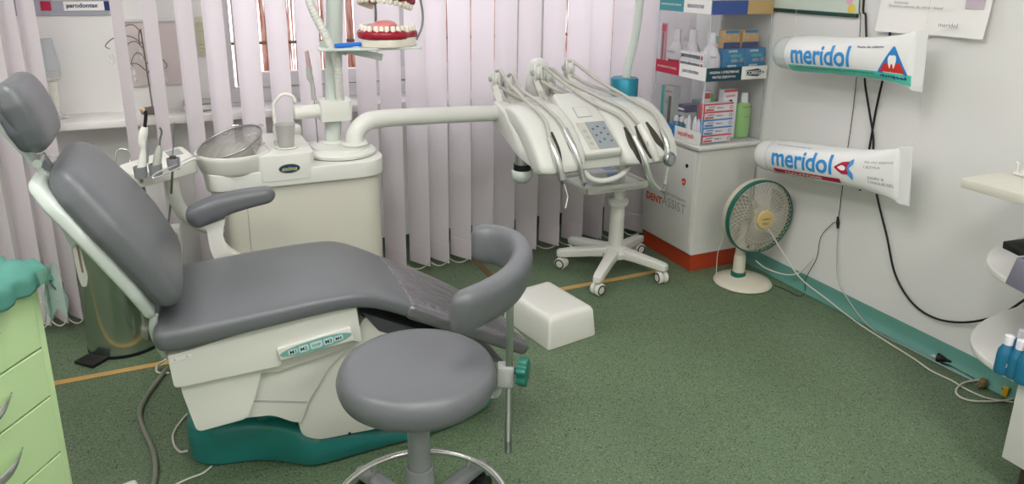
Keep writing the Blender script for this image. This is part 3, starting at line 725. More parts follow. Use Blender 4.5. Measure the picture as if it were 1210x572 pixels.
obj('arm_collar', lathe([(0, 0), (.047, 0), (.049, .006), (.042, .012), (0, .012)], ec, 32), M['unit_white'], UN)
pa = [ec+V3((0, 0, .005)), ec+V3((.002, .004, .04)), ec+V3((.03, .014, .088)), ec+V3((.09, .034, .106)), V3((.75, 2.68, .862)), V3((.95, 2.74, .832)), V3((1.24, 2.83, .80))]
pa = [ec+V3((0, 0, .003)), ec+V3((.004, .004, .035)), ec+V3((.032, .012, .068)), ec+V3((.10, .03, .083)), V3((.90, 2.72, .832)), V3((1.24, 2.82, .802))]
obj('swing_arm', tube(pa, .0335, 20, smooth=8), M['unit_white'], UN, smooth=180)
# post
pb = V3((.495, 2.70, .76)); pt = Yp(396, -60, 2.70)
px_ = lambda z: pb+(pt-pb)*((z-pb.z)/(pt.z-pb.z))
obj('post', tube([pb, px_(1.62)], .030, 24), M['shell'], UN, smooth=60)
obj('post_collar', lathe([(0, 0), (.038, 0), (.04, .008), (.034, .014), (0, .014)], pb-V3((0, 0, .002)), 28), M['unit_white'], UN)
# joint block with side boss
jz = Yp(402, 128, 2.70).z; jb = px_(jz)
bx2 = MB(); prism(rpoly([(jb.x-.055, 2.645), (jb.x+.05, 2.645), (jb.x+.062, 2.66), (jb.x+.062, 2.745), (jb.x-.055, 2.745)], .012, 4), jz-.037, jz+.037, 'z', .008, 3, bx2)
jo = obj('joint_block', bx2, M['unit_white'], UN, smooth=50)
obj('joint_boss', lathe([(0, 0), (.022, 0), (.0245, .004), (.0245, .09), (.02, .094), (0, .094)], (jb.x-.05, 2.68, jz), 26, axis=(-1, 0, -.02)), M['white'], jo)
# bracket and tray on the post
tz = Yp(415, 57, 2.70).z
tb = MB(); a, b = Yp(378, 52, 2.66), Yp(452, 68, 2.60)
ux_ = (b-a).normalized()
box(0, (b-a).length, -.012, .012, -.012, .012, .002, mb=tb, M=frame(a, ux_, (0, 1, 0)))
box(-.02, .05, -.04, .03, -.012, .018, .003, mb=tb, M=frame(px_(tz), ux_, (0, 1, 0)))
TB = obj('tray_bracket', tb, M['shell'], UN)
tp = [Yp(385, 53, 2.66), Yp(430, 46, 2.66)]
ty = b.z+.016
TZ = Yp(470, 54, 2.62).z
tray = MB(); prism(rpoly([(.44, 2.56), (.80, 2.53), (.82, 2.70), (.46, 2.72)], .02, 4), TZ-.006, TZ+.002, 'z', .002, 2, tray)
obj('tray', tray, M['shell'], UN)
# flexible ribbed hose down the post
hp = [px_(1.60), px_(1.58)+V3((-.07, -.05, .0)), Yp(352, -55, 2.65), Yp(358, -30, 2.64), Yp(368, 8, 2.62), Yp(386, 45, 2.61), Yp(398, 75, 2.62), Yp(402, 118, 2.66)]
P = spline(hp, 50); R = [.0147+.0006*math.sin(i*1.25) for i in range(len(P))]
obj('ribbed_hose', tube(P, R, 14), M['unit_white'], UN, smooth=180)
# spittoon bowl
BC = V3((.138, 2.60, .706))
prof = [(0, .012), (.098, .012), (.106, .018), (.112, .028), (.121, .066), (.1235, .076), (.122, .082), (.116, .083), (.112, .076), (.10, .04), (.07, .018), (0, .014)]
obj('spittoon_bowl', lathe(prof, BC, 56), M['white'], UN, smooth=50)
obj('bowl_base', lathe([(0, 0), (.096, 0), (.102, .06), (0, .06)], BC-V3((0, 0, .046)), 48), M['unit_white'], UN)
# badge
bc_ = Yp(342, 199, YU-.0022)
n = 32; el = lambda w, h: [(w*math.cos(2*PI*k/n), h*math.sin(2*PI*k/n)) for k in range(n)]
bd_ = obj('badge', xf(prism(el(.036, .0165), 0, .002, 'z'), frame(bc_, (1, 0, 0), (0, 0, 1))), mat('badge_gold', (168, 158, 96), .35), UN, smooth=0)
obj('badge_field', xf(prism(el(.034, .0148), .002, .0026, 'z'), frame(bc_, (1, 0, 0), (0, 0, 1))), mat('badge_blue', (16, 60, 96), .3), bd_, smooth=0)
text_on('lettering', 'exima', mat('badge_letters', (196, 190, 120), .3), bd_, bc_+V3((0, -.0032, 0)), (1, 0, 0), (0, 0, 1), w=.05, bold=.015, shear=.3)
# cup recess, filler, spout
cc = V3((.315, 2.60, .782))
obj('cup_rest', lathe([(0, 0), (.036, 0), (.040, .003), (.036, .006), (.03, .002), (0, .001)], cc, 32), M['white'], UN)
f0 = V3((.292, 2.665, .782)); 
fp = [f0, f0+V3((-.003, 0, .12)), f0+V3((.002, -.002, .15)), f0+V3((.03, -.006, .178)), f0+V3((.06, -.012, .172)), f0+V3((.072, -.014, .148))]
obj('cup_filler', tube(fp, .0062, 10, smooth=6), M['white'], UN, smooth=180)
obj('filler_nut', lathe([(0, 0), (.012, 0), (.012, .012), (0, .012)], f0, 12), M['chrome'], UN)
s0 = V3((.238, 2.66, .782)); sp = [s0, s0+V3((-.004, -.004, .03)), s0+V3((-.022, -.012, .046)), s0+V3((-.044, -.02, .04))]
obj('bowl_spout', tube(sp, .0075, 10, smooth=6), M['white'], UN, smooth=180)
obj('spout_nut', lathe([(0, 0), (.013, 0), (.013, .01), (0, .01)], s0, 12), M['chrome'], UN)
# rear block on the cover
obj('rear_block', box(.30, .40, 2.80, 2.86, .775, .812, .008, 2), M['unit_white'], UN)
# thin wand held beside the joint: long steel rod and pale handle
wd = thing('intraoral_wand', Yp(377, 190, 2.72), 'slim pale wand with clear tip clipped upright on a thin rod beside the post', 'wand')
wd.location = (wd.location.x, 2.72, .70)
ORG[wd.name] = V3(wd.location)
obj('rod', tube([Yp(377, 183, 2.72), Yp(371, 116, 2.72)], .0022, 8), M['steel'], wd)
obj('handle', tube([Yp(371, 118, 2.72), Yp(369, 100, 2.72), Yp(366, 90, 2.72), Yp(365, 79, 2.72)], [.0085, .0085, .0075, .012, .010, .011], 12, smooth=4), M['lgrey'], wd, smooth=60)
obj('tip', tube([Yp(365, 79, 2.72), Yp(362.5, 62, 2.72), Yp(362, 60, 2.72)], [.009, .007, .003], 12, smooth=3), mat('tip_pink', (190, 160, 158), .3), wd)
cl = MB(); lathe([(0, 0), (.02, 0), (.02, .02), (0, .02)], Yp(377, 187, 2.72)-V3((0, 0, .01)), 16, cl)
obj('clip', cl, M['unit_white'], wd)
# rinsing cup
ct = thing('rinsing_cup', cc, 'grey translucent plastic cup standing on the unit under the filler spout', 'cup')
obj('cup_wall', lathe([(0, .003), (.026, .003), (.0345, .082), (.036, .084), (.0335, .084), (.0325, .080), (.0245, .006), (0, .006)], cc, 36), M['cup_clear'], ct, smooth=40)
# sieve resting in the bowl
sc = Yp(271, 168, 2.60); tilt = V3((-.32, -.15, .92)).normalized()
SV = thing('wire_sieve', BC+V3((0, 0, .02)), 'wire mesh kitchen sieve resting tilted inside the spittoon bowl', 'sieve')
Q = V3((0, 0, 1)).rotation_difference(tilt); Rs = .112
rim = [sc+Q @ V3((Rs*math.cos(2*PI*k/44), Rs*math.sin(2*PI*k/44), 0)) for k in range(44)]
obj('rim', tube(rim, .0036, 8, closed=True), M['steel'], SV, smooth=180)
mb = MB(); pr = [(Rs, 0), (Rs*.95, -.02), (Rs*.84, -.04), (Rs*.66, -.058), (Rs*.4, -.068), (0, -.071)]
lathe(pr, sc, 44, mb, axis=tilt); obj('mesh_bowl', mb, M['wire'], SV, smooth=180)
# looped handle towards the left, and two small hooks
tip = Yp(184, 207, 2.50); r0 = Yp(236, 184, 2.56); r1 = Yp(238, 188, 2.53)
hd = [r0, Yp(226, 186, 2.42), Yp(205, 196, 2.30), Yp(186, 204, 2.24), Yp(180, 209, 2.22), Yp(185, 210, 2.22), Yp(208, 200, 2.28), Yp(226, 190, 2.40), r1]
obj('handle', tube(hd, .0024, 8, smooth=6), M['chrome'], SV, smooth=180)
hk = sc+Q @ V3((Rs*.87, Rs*.4, 0))
obj('hook', tube([hk, hk+V3((.02, .0, .006)), hk+V3((.026, -.005, .0)), hk+V3((.004, -.012, -.002))], .0018, 6, smooth=4), M['chrome'], SV)
hk = sc+Q @ V3((Rs*.2, Rs*.98, 0))
obj('hook', tube([hk, hk+V3((.0, .012, .006)), hk+V3((.02, .012, .008)), hk+V3((.026, .0, .008))], .0018, 6, smooth=4), M['chrome'], SV)

# ================================================================== ASSISTANT INSTRUMENT HOLDER
HT = .795; FY = Zp(158, 208, HT).y-.018; print('FY', FY)
IH = thing('instrument_holder', (-.08, 2.55, .70), 'white instrument holder block with three dental handpieces, left of the sieve', 'instrument holder')
pl = [Yp(138, 202, 2.47), Yp(226, 176, 2.47)]
tr = [Zp(*p, HT) for p in ((141, 200), (153, 210), (232, 192), (216, 178), (200, 173))]
ho = rpoly([(v.x, v.y) for v in (Zp(138, 196, HT), Zp(158, 208, HT), Zp(234, 188, HT), Zp(214, 172, HT))], .03, 6)
obj('block', prism(ho, HT-.042, HT, 'z', .012, 3), M['white'], IH, smooth=50)
arm_ = [Yp(202, 200, 2.46), Yp(204, 222, 2.47), Yp(211, 243, 2.50), Yp(228, 262, 2.54), Yp(262, 275, 2.6)]
obj('support_arm', tube(arm_, .021, 14, smooth=8), M['unit_white'], IH, smooth=180)

def handp(base, pts, radii, m_, n=14): return obj(base, tube(pts, radii, n), m_, IH, smooth=60)
# cup holders
for (x, y) in ((166, 203), (184, 200), (205, 193)):
    p = Yp(x, y, FY+0.000); obj('holder_ring', lathe([(.014, -.018), (.017, -.018), (.019, .016), (.016, .016), (.014, -.018)], p, 22), M['grey_pl'], IH)
g = obj('curing_light', tube(spline([Yp(166, 208, FY+0.000), Yp(170, 178, FY+0.005), Yp(168, 165, FY+0.005), Yp(171, 150, FY+0.005)], 5), [.012, .0125, .010, .0135, .012, .013, .0095], 16), M['white'], IH, smooth=60)
obj('light_guide', tube(spline([Yp(171, 151, FY+0.005), Yp(172, 140, FY+0.005), Yp(172, 133, FY+0.005), Yp(169, 129, FY+0.005)], 5), .0048, 10), M['black'], g, smooth=60)
obj('guide_tip', tube([Yp(170, 131, FY+0.003), Yp(166, 128, FY+0.001)], [.006, .0075], 10), mat('skin_cap', (206, 178, 150), .5), g)
obj('switch_strip', tube([Yp(174.5, 193, FY-0.008), Yp(174.5, 178, FY-0.007), Yp(173.5, 166, FY-0.006)], [.002, .0035, .002], 8), M['grey_pl'], g)
g = obj('air_syringe', tube([Yp(184, 202, FY+0.000), Yp(187, 182, FY+0.005), Yp(188, 177, FY+0.005), Yp(188.5, 172, FY+0.005)], [.012, .012, .009, .009, .005], 14), mat('syringe_grey', (172, 176, 166), .35), IH, smooth=60)
obj('nozzle', tube([Yp(188.5, 173, FY+0.005), Yp(189, 165, FY+0.005), Yp(191, 156, FY+0.005), Yp(189, 151, FY+0.000)], .0028, 8, smooth=4), M['steel'], g)
g = obj('suction_handle', tube([Yp(204, 198, FY+0.000), Yp(204, 184, FY+0.005)], [.011, .008], 14), M['dark'], IH, smooth=60)
obj('probe', tube([Yp(204, 184, FY+0.005), Yp(206, 144, FY+0.005)], [.0018, .001], 8), M['steel'], g)
ps = [Zp(195, 180, HT), Zp(211, 176, HT), Zp(217, 182, HT), Zp(200, 185, HT)]
obj('keypad', prism([(v.x, v.y) for v in ps], HT, HT+.0015, 'z'), M['panel_grey'], IH, smooth=0)
# hoses hanging below
obj('hose', tube([Yp(166, 210, FY+0.005), Yp(172, 235, 2.5), Yp(176, 270, 2.55), Yp(180, 300, 2.6)], .006, 10, smooth=6), M['lgrey'], IH, smooth=180)
obj('hose', tube([Yp(204, 200, FY+0.005), Yp(202, 235, 2.48), Yp(199, 262, 2.5), Yp(194, 276, 2.52)], .0035, 10, smooth=6), M['hose_dark'], IH, smooth=180)
# chrome hook on the wall side
hk = [Yp(137, 200, 2.62), Yp(137, 182, 2.62), Yp(140, 177, 2.62), Yp(146, 176, 2.62), Yp(152, 179, 2.62), Yp(153.5, 190, 2.62), Yp(154, 200, 2.6)]
obj('hose_hook', tube(hk, .0022, 8, smooth=5), M['chrome'], IH, smooth=180)
# power strip on the floor behind
p = V3((-.02, 2.9, 0))
ps_ = thing('power_strip', p, 'white multi-socket power strip with black plug behind the treatment chair', 'power strip')
a = Yp(203, 276, 2.72); 
obj('strip_body', box(a.x-.03, a.x+.03, 2.70, 2.74, .04, a.z+.03, .006, 2), M['cabwhite'], ps_)
for k in range(3):
    z = a.z-.005-k*.058
    s = obj('socket', lathe([(0, 0), (.021, 0), (.021, .003), (.017, .003), (.017, .001), (0, .001)], (a.x, 2.699, z), 20, axis=(0, -1, 0)), M['lgrey'], ps_)
    for dx in (-.008, .008): obj('socket_hole', lathe([(0, 0), (.003, 0), (.003, .001), (0, .001)], (a.x+dx, 2.6975, z), 8, axis=(0, -1, 0)), M['black'], s)
obj('plug', lathe([(0, 0), (.018, 0), (.016, .03), (.006, .038), (0, .038)], (a.x, 2.695, a.z-.063), 16, axis=(0, -1, 0)), M['black'], ps_)
obj('strip_foot', box(a.x-.05, a.x+.05, 2.69, 2.76, .0, .045, .004, 2), M['cabwhite'], ps_)
for k, (q, r) in enumerate((((222, 283), (232, 299)), ((226, 300), (237, 298)))):
    pass
# steel pedal bin
bc = V3((-.285, 2.905, 0)); BR = .135
BN = thing('pedal_bin', bc, 'polished steel pedal bin behind the backrest of the treatment chair', 'bin')
obj('bin_body', lathe([(0, .012), (BR, .012), (BR, .55), (0, .55)], bc, 64), M['bin_steel'], BN)
obj('bin_base', lathe([(0, 0), (BR+.002, 0), (BR+.002, .012), (0, .014)], bc, 64), M['black'], BN)
obj('bin_lid', lathe([(BR+.003, .55), (BR+.003, .562), (BR*.8, .582), (0, .59)], bc, 64), M['bin_steel'], BN)
a, b = Zp(100, 403, .01), Zp(128, 398, .01)
pdv = V3((-.70, -.71, 0)).normalized(); pc = bc+pdv*(BR+.012)+V3((0, 0, .012))
ps2 = V3((-pdv.y, pdv.x, 0))
obj('bin_pedal', box(-.045, .045, -.03, .05, 0, .022, .003, 2, M=frame(pc, ps2, pdv)), M['black'], BN)
obj('pedal_plate', box(-.043, .043, .0, .052, .022, .028, .001, 1, M=frame(pc+V3((0, 0, .0)), ps2, pdv)), M['steel'], BN)
# ================================================================== DELIVERY CART (column, star base, tray, instrument head)
CXY = V3((1.82, 2.78, 0))
DC = thing('delivery_cart', CXY, 'white wheeled dental delivery cart with five hose-fed handpieces over a keypad', 'dental cart')
obj('column', lathe([(0, .09), (.036, .09), (.034, .36), (0, .36)], CXY, 28), M['white'], DC)
obj('hub', lathe([(0, .075), (.068, .075), (.072, .10), (.058, .118), (.05, .12), (.046, .13), (0, .13)], CXY, 32), M['white'], DC, smooth=45)
tips = [Zp(665, 302, .075), Zp(706, 332, .07), Zp(783, 318, .075), Zp(733, 283, .075), None]
cs = [Zp(663, 309, .035), Zp(706, 341, .03), Zp(782, 326, .035), Zp(736, 289, .035)]
angs = [math.atan2(c.y-CXY.y, c.x-CXY.x) for c in cs]
for k, a in enumerate((186, 238, 303, 30, 112)):
    a = math.radians(a) if k > 2 else angs[k]
    L = (cs[k]-V3((CXY.x, CXY.y, cs[k].z))).length if k < 3 else .26
    d = V3((math.cos(a), math.sin(a), 0)); s = V3((-d.y, d.x, 0)); st = []
    for (q, z, w, h) in ((.03, .098, .032, .026), (.12, .092, .026, .022), (L-.02, .082, .022, .020), (L+.012, .079, .020, .018), (L+.022, .078, .014, .012)): st.append((CXY+d*q+V3((0, 0, z)), s, V3((0, 0, 1)), w, h, 5))
    obj('base_arm', loft(st, 28), M['white'], DC, smooth=40)
    c = CXY+d*(L-.002); sd = s*math.cos(.5)+d*math.sin(.5); w = MB()
    for sg in (-1, 1): lathe([(0, -.011), (.022, -.011), (.029, -.006), (.029, .006), (.022, .011), (0, .011)], c+sd*.014*sg+V3((0, 0, .029)), 24, w, axis=sd)
    cw = obj('caster', w, M['white'], DC, smooth=40)
    for sg in (-1, 1):
        t = MB()
        ring = [c+sd*(.0253*sg)+V3((0, 0, .029))+(sd.cross(V3((0, 0, 1)))*math.cos(2*PI*q/24)+V3((0, 0, 1))*math.sin(2*PI*q/24))*.0205 for q in range(24)]
        tube(ring, .0034, 6, t, closed=True); obj('tyre_ring', t, M['dark'], cw)
    obj('caster_stem', tube([c+V3((0, 0, .03)), c+V3((0, 0, .07))], .007, 10), M['lgrey'], cw)
# tray
tz = .455
tc = [Zp(*p, tz) for p in ((672, 204), (690, 224), (758, 218), (746, 196))]
cx = sum(p.x for p in tc)/4; cy = sum(p.y for p in tc)/4
t = MB(); x0, x1, y0, y1 = 1.585, 1.915, 2.675, 2.93
prism(rr(x0, x1, y0, y1, .03, 5), tz-.024, tz-.008, 'z', .005, 2, t)
for (a, b, c, d) in ((x0, x1, y0, y0+.012), (x0, x1, y1-.012, y1), (x0, x0+.012, y0, y1), (x1-.012, x1, y0, y1)): box(a, b, c, d, tz-.02, tz+.008, .005, mb=t)
obj('tray', t, M['white'], DC)
obj('tray_post', lathe([(0, .33), (.046, .33), (.05, .34), (.05, .355), (.03, .362), (.028, .56), (0, .56)], CXY, 28), M['unit_white'], DC, smooth=45)
obj('column_upper', tube([CXY+V3((0, 0, .5)), CXY+V3((0, 0, .80))], .03, 20), M['unit_white'], DC)
bx_c = Yp(715, 195, 2.80)
bo = thing('tissue_box', (1.73, 2.80, tz), 'small white and blue carton lying on the cart tray under the keypad', 'box')
obj('carton', box(1.655, 1.80, 2.75, 2.87, tz-.006, tz+.052, .002), M['cardboard'], bo)
obj('blue_print', box(1.735, 1.79, 2.7485, 2.75, tz+.02, tz+.045), mat('pale_blue_print', (150, 178, 214), .5), bo, smooth=0)
obj('blue_print', box(1.74, 1.79, 2.77, 2.85, tz+.052, tz+.0528), mat('pale_blue_print2', (150, 178, 214), .5), bo, smooth=0)
# head: wedge housing
HX0, HX1 = 1.20, 1.84
def sec(x, yb, zb0, zb1, yf, zf0, zf1, ym=None, zm=None):
    return [V3((x, yb, zb0)), V3((x, yb, zb1)), V3((x, ym, zm)), V3((x, yf, zf1)), V3((x, yf, zf0))]
def skin(secs, bev, name, m_, par, smooth=50, sub=0):
    bm = bmesh.new(); R = [[bm.verts.new(p) for p in s] for s in secs]; n = len(secs[0])
    for i in range(len(R)-1):
        for k in range(n): k2 = (k+1) % n; bm.faces.new((R[i][k], R[i][k2], R[i+1][k2], R[i+1][k]))
    bm.faces.new(R[0][::-1]); bm.faces.new(R[-1]); bmesh.ops.recalc_face_normals(bm, faces=bm.faces[:])
    es = [e for e in bm.edges if len(e.link_faces) == 2 and e.calc_face_angle(0) > math.radians(12)]
    bmesh.ops.bevel(bm, geom=es, offset=bev, segments=4, profile=.5, affect='EDGES', clamp_overlap=True)
    return obj(name, from_bm(bm), m_, par, smooth=smooth)
skin([sec(HX0, 2.84, .752, .852, 2.56, .66, .70, 2.72, .83),
      sec(1.24, 2.85, .745, .862, 2.44, .622, .69, 2.66, .835),
      sec(1.80, 2.85, .745, .862, 2.44, .622, .69, 2.66, .835),
      sec(HX1+.03, 2.83, .752, .845, 2.52, .64, .70, 2.66, .82)], .012, 'housing', M['unit_white'], DC)
# two bulged pods that carry the instruments
PODS = []
from mathutils.bvhtree import BVHTree
def pod(x0, x1, name):
    n = 22; yz = [(2.80, .80, .05), (2.72, .842, .055), (2.62, .832, .062), (2.52, .782, .068), (2.44, .706, .068), (2.41, .655, .058), (2.402, .63, .035)]
    st = []
    for i, (y, z, h) in enumerate(yz):
        p0 = V3((0, *yz[max(i-1, 0)][:2])); p1 = V3((0, *yz[min(i+1, len(yz)-1)][:2])); t = (p1-p0).normalized(); nn = V3((1, 0, 0)).cross(t)
        if nn.z < 0: nn = -nn
        w = (x1-x0)/2*(1 if 0 < i < 5 else .93)
        st.append((V3(((x0+x1)/2, y, z))-nn*h*.35, V3((1, 0, 0)), nn, w, h*.8, 4.5))
    PODS.append(loft(st, 36)); return obj(name, loft(st, 36), M['unit_white'], DC, smooth=60, sub=1)
pod(1.205, 1.425, 'instrument_pod'); pod(1.585, 1.868, 'instrument_pod')
BV = [BVHTree.FromPolygons([tuple(v) for v in q.v], q.f) for q in PODS]
def onpod(px, py, lift, Yd):
    best = None
    for b in BV:
        h = b.ray_cast(CAM, ray(px, py).normalized())
        if h[0] is not None and (best is None or h[3] < best[2]):
            n = h[1] if h[1].dot(ray(px, py)) < 0 else -h[1]; best = (h[0], n, h[3])
    if best: return best[0]+best[1]*lift, best[1]
    return Yp(px, py, Yd), V3((0, -.7, .7))
# sloping key panel between the pods
A_, B_ = V3((1.505, 2.715, .884)), V3((1.505, 2.415, .690))
kd = (A_-B_).normalized(); kn_ = V3((1, 0, 0)).cross(kd); kl = (A_-B_).length
KM = frame((A_+B_)/2, (1, 0, 0), kd)
kp = obj('key_panel', box(-.085, .085, -kl/2, kl/2, -.03, .012, .012, 3, M=KM), M['unit_white'], DC)
obj('display', box(-.035, .035, .022, .082, .012, .0145, .003, 2, M=KM), M['cream'] if False else M['lgrey'], kp)
obj('display_face', box(-.032, .032, .025, .079, .0145, .0152, .0, 1, M=KM), M['unit_white'], kp, smooth=0)
obj('keypad', box(-.016, .074, -.160, -.008, .012, .0135, .0, 1, M=KM), M['panel_grey'], kp, smooth=0)
obj('key_strip', box(-.058, -.018, -.160, -.008, .012, .0132, .0, 1, M=KM), mat('key_strip_ivory', (196, 197, 184), .4), kp, smooth=0)
for i in range(3):
    c = KM @ V3((-.038, -.058-.035*i, .0134)); obj('button', lathe([(.009, 0), (.010, .0006), (.009, .0006)], c, 18, axis=kn_), M['lgrey'], kp)
    for j in range(3):
        c = KM @ V3((.003+.027*j, -.050-.036*i+(.012 if j == 1 else 0), .0138)); q = MB()
        for k in range(5): lathe([(0, 0), (.0018 if k else .003, 0), (.0018 if k else .003, .0005), (0, .0005)], c+(V3((math.cos(k*1.57), 0, 0))+kd*math.sin(k*1.57))*(.0042 if k else 0), 6, q, axis=kn_)
        obj('key_symbol', q, M['navy'], kp)
# bumper handle under the panel
h0 = [Yp(690, 201, 2.46), Yp(697, 210, 2.44), Yp(712, 214, 2.43), Yp(730, 209, 2.44), Yp(741, 200, 2.46), Yp(742, 192, 2.50)]
obj('pull_handle', tube(h0, .0115, 14, smooth=8), M['unit_white'], DC, smooth=180)
# slots, instruments, hoses, rollers
rol = [((582, 93), 2.86), ((596, 99), 2.87), ((631, 86), 2.83), ((645, 91), 2.88), ((668, 80), 2.86)]
for i, ((x, y), Y) in enumerate(rol):
    c = Yp(x+6, y, Y); ax = V3((.82, -.55, .1)).normalized()
    ro = obj('roller', lathe([(0, -.017), (.034, -.017), (.036, -.012), (.027, -.004), (.027, .004), (.036, .012), (.034, .017), (0, .017)], c, 30, axis=ax), M['unit_white'], DC, smooth=35)
    obj('roller_nut', prism([(.013*math.cos(2*PI*k/6), .013*math.sin(2*PI*k/6)) for k in range(6)], 0, .02, 'z', .001, 1, M=frame(c-ax*.017, (0, 0, 1), (0, 1, 0)) @ Matrix.Rotation(0, 4, 'Z')), M['lgrey'], ro)
    fb = V3((c.x+.02+.03*(i > 1), 2.80, .83))
    ar = MB(); dv = (fb-c); dn = dv.normalized(); sdv = V3((0, 1, 0)).cross(dn).normalized()
    box(-.013, .013, -.004, .004, 0, dv.length, .002, mb=ar, M=frame(c-ax*.024, sdv, V3((0, 0, 1)).cross(sdv) if False else dn.cross(sdv)) if False else Matrix.Identity(4)) if False else None
    tube([c-ax*.022, fb-ax*.022], [.016, .019], 4, ar)
    obj('roller_arm', ar, M['unit_white'], DC, smooth=0)
tw_ = Yp(634, 125, 2.93); 
obj('rear_tower', lathe([(0, 0), (.062, 0), (.056, .12), (.046, .185), (.034, .205), (.015, .215), (0, .217)], (tw_.x, 2.92, .80), 30), M['unit_white'], DC, smooth=180)
slots = [((640, 178), (625, 150)), ((669, 172), (655, 148)), ((746, 173), (738, 146)), ((768, 168), (757, 140)), ((784, 160), (771, 132))]
def slotpt(x, y): return Yp(x, y, 2.43)
hs = [  # slot centre px ; hose px points ; instrument px points
 dict(slot=((652, 156), (664, 199)), hose=[(590, 83), (602, 99), (620, 118), (642, 144), (649, 169)], ins=[(648, 165), (656, 188), (664, 212)], rad=[.0075, .0095, .0105, .0105]),
 dict(slot=((668, 156), (688, 194)), hose=[(605, 87), (616, 106), (637, 125), (658, 144), (667, 158)], ins=[(666, 155), (679, 184), (690, 217)], rad=[.0085, .0095, .0075, .006]),
 dict(slot=((738, 150), (759, 193)), hose=[(640, 78), (665, 97), (700, 121), (732, 141), (748, 164)], ins=[(747, 162), (758, 186), (768, 212)], rad=[.007, .009, .0085, .0075]),
 dict(slot=((751, 149), (770, 187)), hose=[(652, 81), (672, 97), (707, 118), (736, 132), (754, 150)], ins=[(754, 150), (765, 171), (776, 189)], rad=[.009, .012, .0125, .009]),
 dict(slot=((764, 144), (786, 178)), hose=[(675, 72), (707, 95), (743, 120), (771, 137), (781, 157)], ins=[(780, 156), (785, 170), (789, 184)], rad=[.007, .008, .009, .009])]
mats = ['chrome', 'chrome', 'chrome', 'white', 'chrome']
for i, h in enumerate(hs):
    (ax0, ay0), (ax1, ay1) = h['slot']; st = []
    for q in range(11):
        f = q/10; p, nn = onpod(ax0+(ax1-ax0)*f, ay0+(ay1-ay0)*f, -.004, 2.44); st.append((p, nn, f))
    S2 = []
    for q, (p, nn, f) in enumerate(st):
        t = (st[min(q+1, 10)][0]-st[max(q-1, 0)][0]).normalized(); S2.append((p, t.cross(nn).normalized(), nn, .003+.0135*math.sin(PI*min(1, f*.9+.05)), .0055, 2.2))
    q = loft(S2, 20)
    obj('holder_slot', q, M['dark'], DC, smooth=60)
    Y0, Y1 = 2.455, 2.83
    P = []; n = len(h['hose'])
    rc = Yp(rol[i][0][0]+6, rol[i][0][1], rol[i][1]); fr2 = 1-1/(n)
    back = V3((rc.x+.02, 2.77, .845))
    P.append(back); P.append(rc+V3((-.004, .02, -.055))); P.append(rc+V3((-.004, .038, .0))); 
    for k, p in enumerate(h['hose']):
        f = k/(n-1); q0 = Yp(*p, rol[i][1]-.01-(rol[i][1]-.01-onpod(*h['hose'][-1], .014, 2.42)[0].y)*f); q1, _n = onpod(*p, .015, 9.)
        P.append(onpod(*p, .014, 2.42)[0] if k == n-1 else (q1 if (q1-CAM).length < (q0-CAM).length else q0))
    obj('hose', tube(P, .0078, 12, smooth=7), M['hose'], DC, smooth=180)
    lo = [rc+V3((-.0, -.02, -.03)), rc+V3((.06, -.06, -.07)), rc+V3((.14, -.10, -.10)), V3((rc.x+.20, 2.70, .845))]
    obj('hose_return', tube(lo, .0078, 10, smooth=6), M['hose'], DC, smooth=180)
    ip = [onpod(*p, .012+.004*k, 2.405-.012*k)[0] for k, p in enumerate(h['ins'])]; ip[-1] = Yp(*h['ins'][-1], min(2.381, ip[-2].y-.012))
    if i == 2: ip += [Yp(778, 224, 2.365)]
    hp_ = obj('handpiece', tube(spline(ip, 3), [q*1.45 for q in h['rad']], 16), M[mats[i]], DC, smooth=50)
    if i == 0:
        e = ip[-1]; obj('collar', tube([Yp(660, 203, 2.383), Yp(666, 216, 2.38)], .0115, 14), M['steel'], hp_)
        obj('needle', tube([Yp(666, 216, 2.38), Yp(670, 229, 2.37), Yp(671, 233, 2.37), Yp(668, 246, 2.36)], .0026, 8), M['white'], hp_)
    if i == 1:
        obj('head_tip', lathe([(0, -.009), (.0085, -.009), (.0085, .009), (0, .009)], Yp(690, 217, 2.375), 14, axis=(.4, -.3, .8)), M['steel'], hp_)
    if i == 2:
        obj('angled_tip', tube([Yp(778, 224, 2.365), Yp(785, 226, 2.36)], [.0055, .0075], 12), M['steel'], hp_)
        obj('burr', tube([Yp(786, 227, 2.36), Yp(786, 232, 2.36)], .002, 6), M['steel'], hp_)
    if i == 3:
        obj('button', box(-.003, .003, -.012, .012, .0, .004, .001, 1, M=frame(Yp(765, 170, 2.375), (1, 0, .2), (-.3, 0, 1))), M['lgrey'], hp_)
    if i == 4:
        mc = Yp(791, 188, 2.37)
        obj('dial', lathe([(0, -.014), (.023, -.014), (.030, -.007), (.030, .007), (.025, .012), (0, .012)], mc, 28, axis=(.25, -1, .1)), M['steel'], hp_)
        obj('dial_face', lathe([(0, 0), (.019, 0), (.019, .001), (0, .001)], mc+V3((.25, -1, .1)).normalized()*.012, 24, axis=(.25, -1, .1)), M['panel_grey'], hp_)
        obj('dial_arm', tube([Yp(790, 194, 2.37), Yp(787.5, 208, 2.37), Yp(786, 217, 2.37)], [.008, .0065, .008], 12), M['chrome'], hp_)
        obj('burr', tube([Yp(786, 217, 2.37), Yp(783, 230, 2.365), Yp(782, 246, 2.36)], [.0045, .0016, .001], 8), M['steel'], hp_)
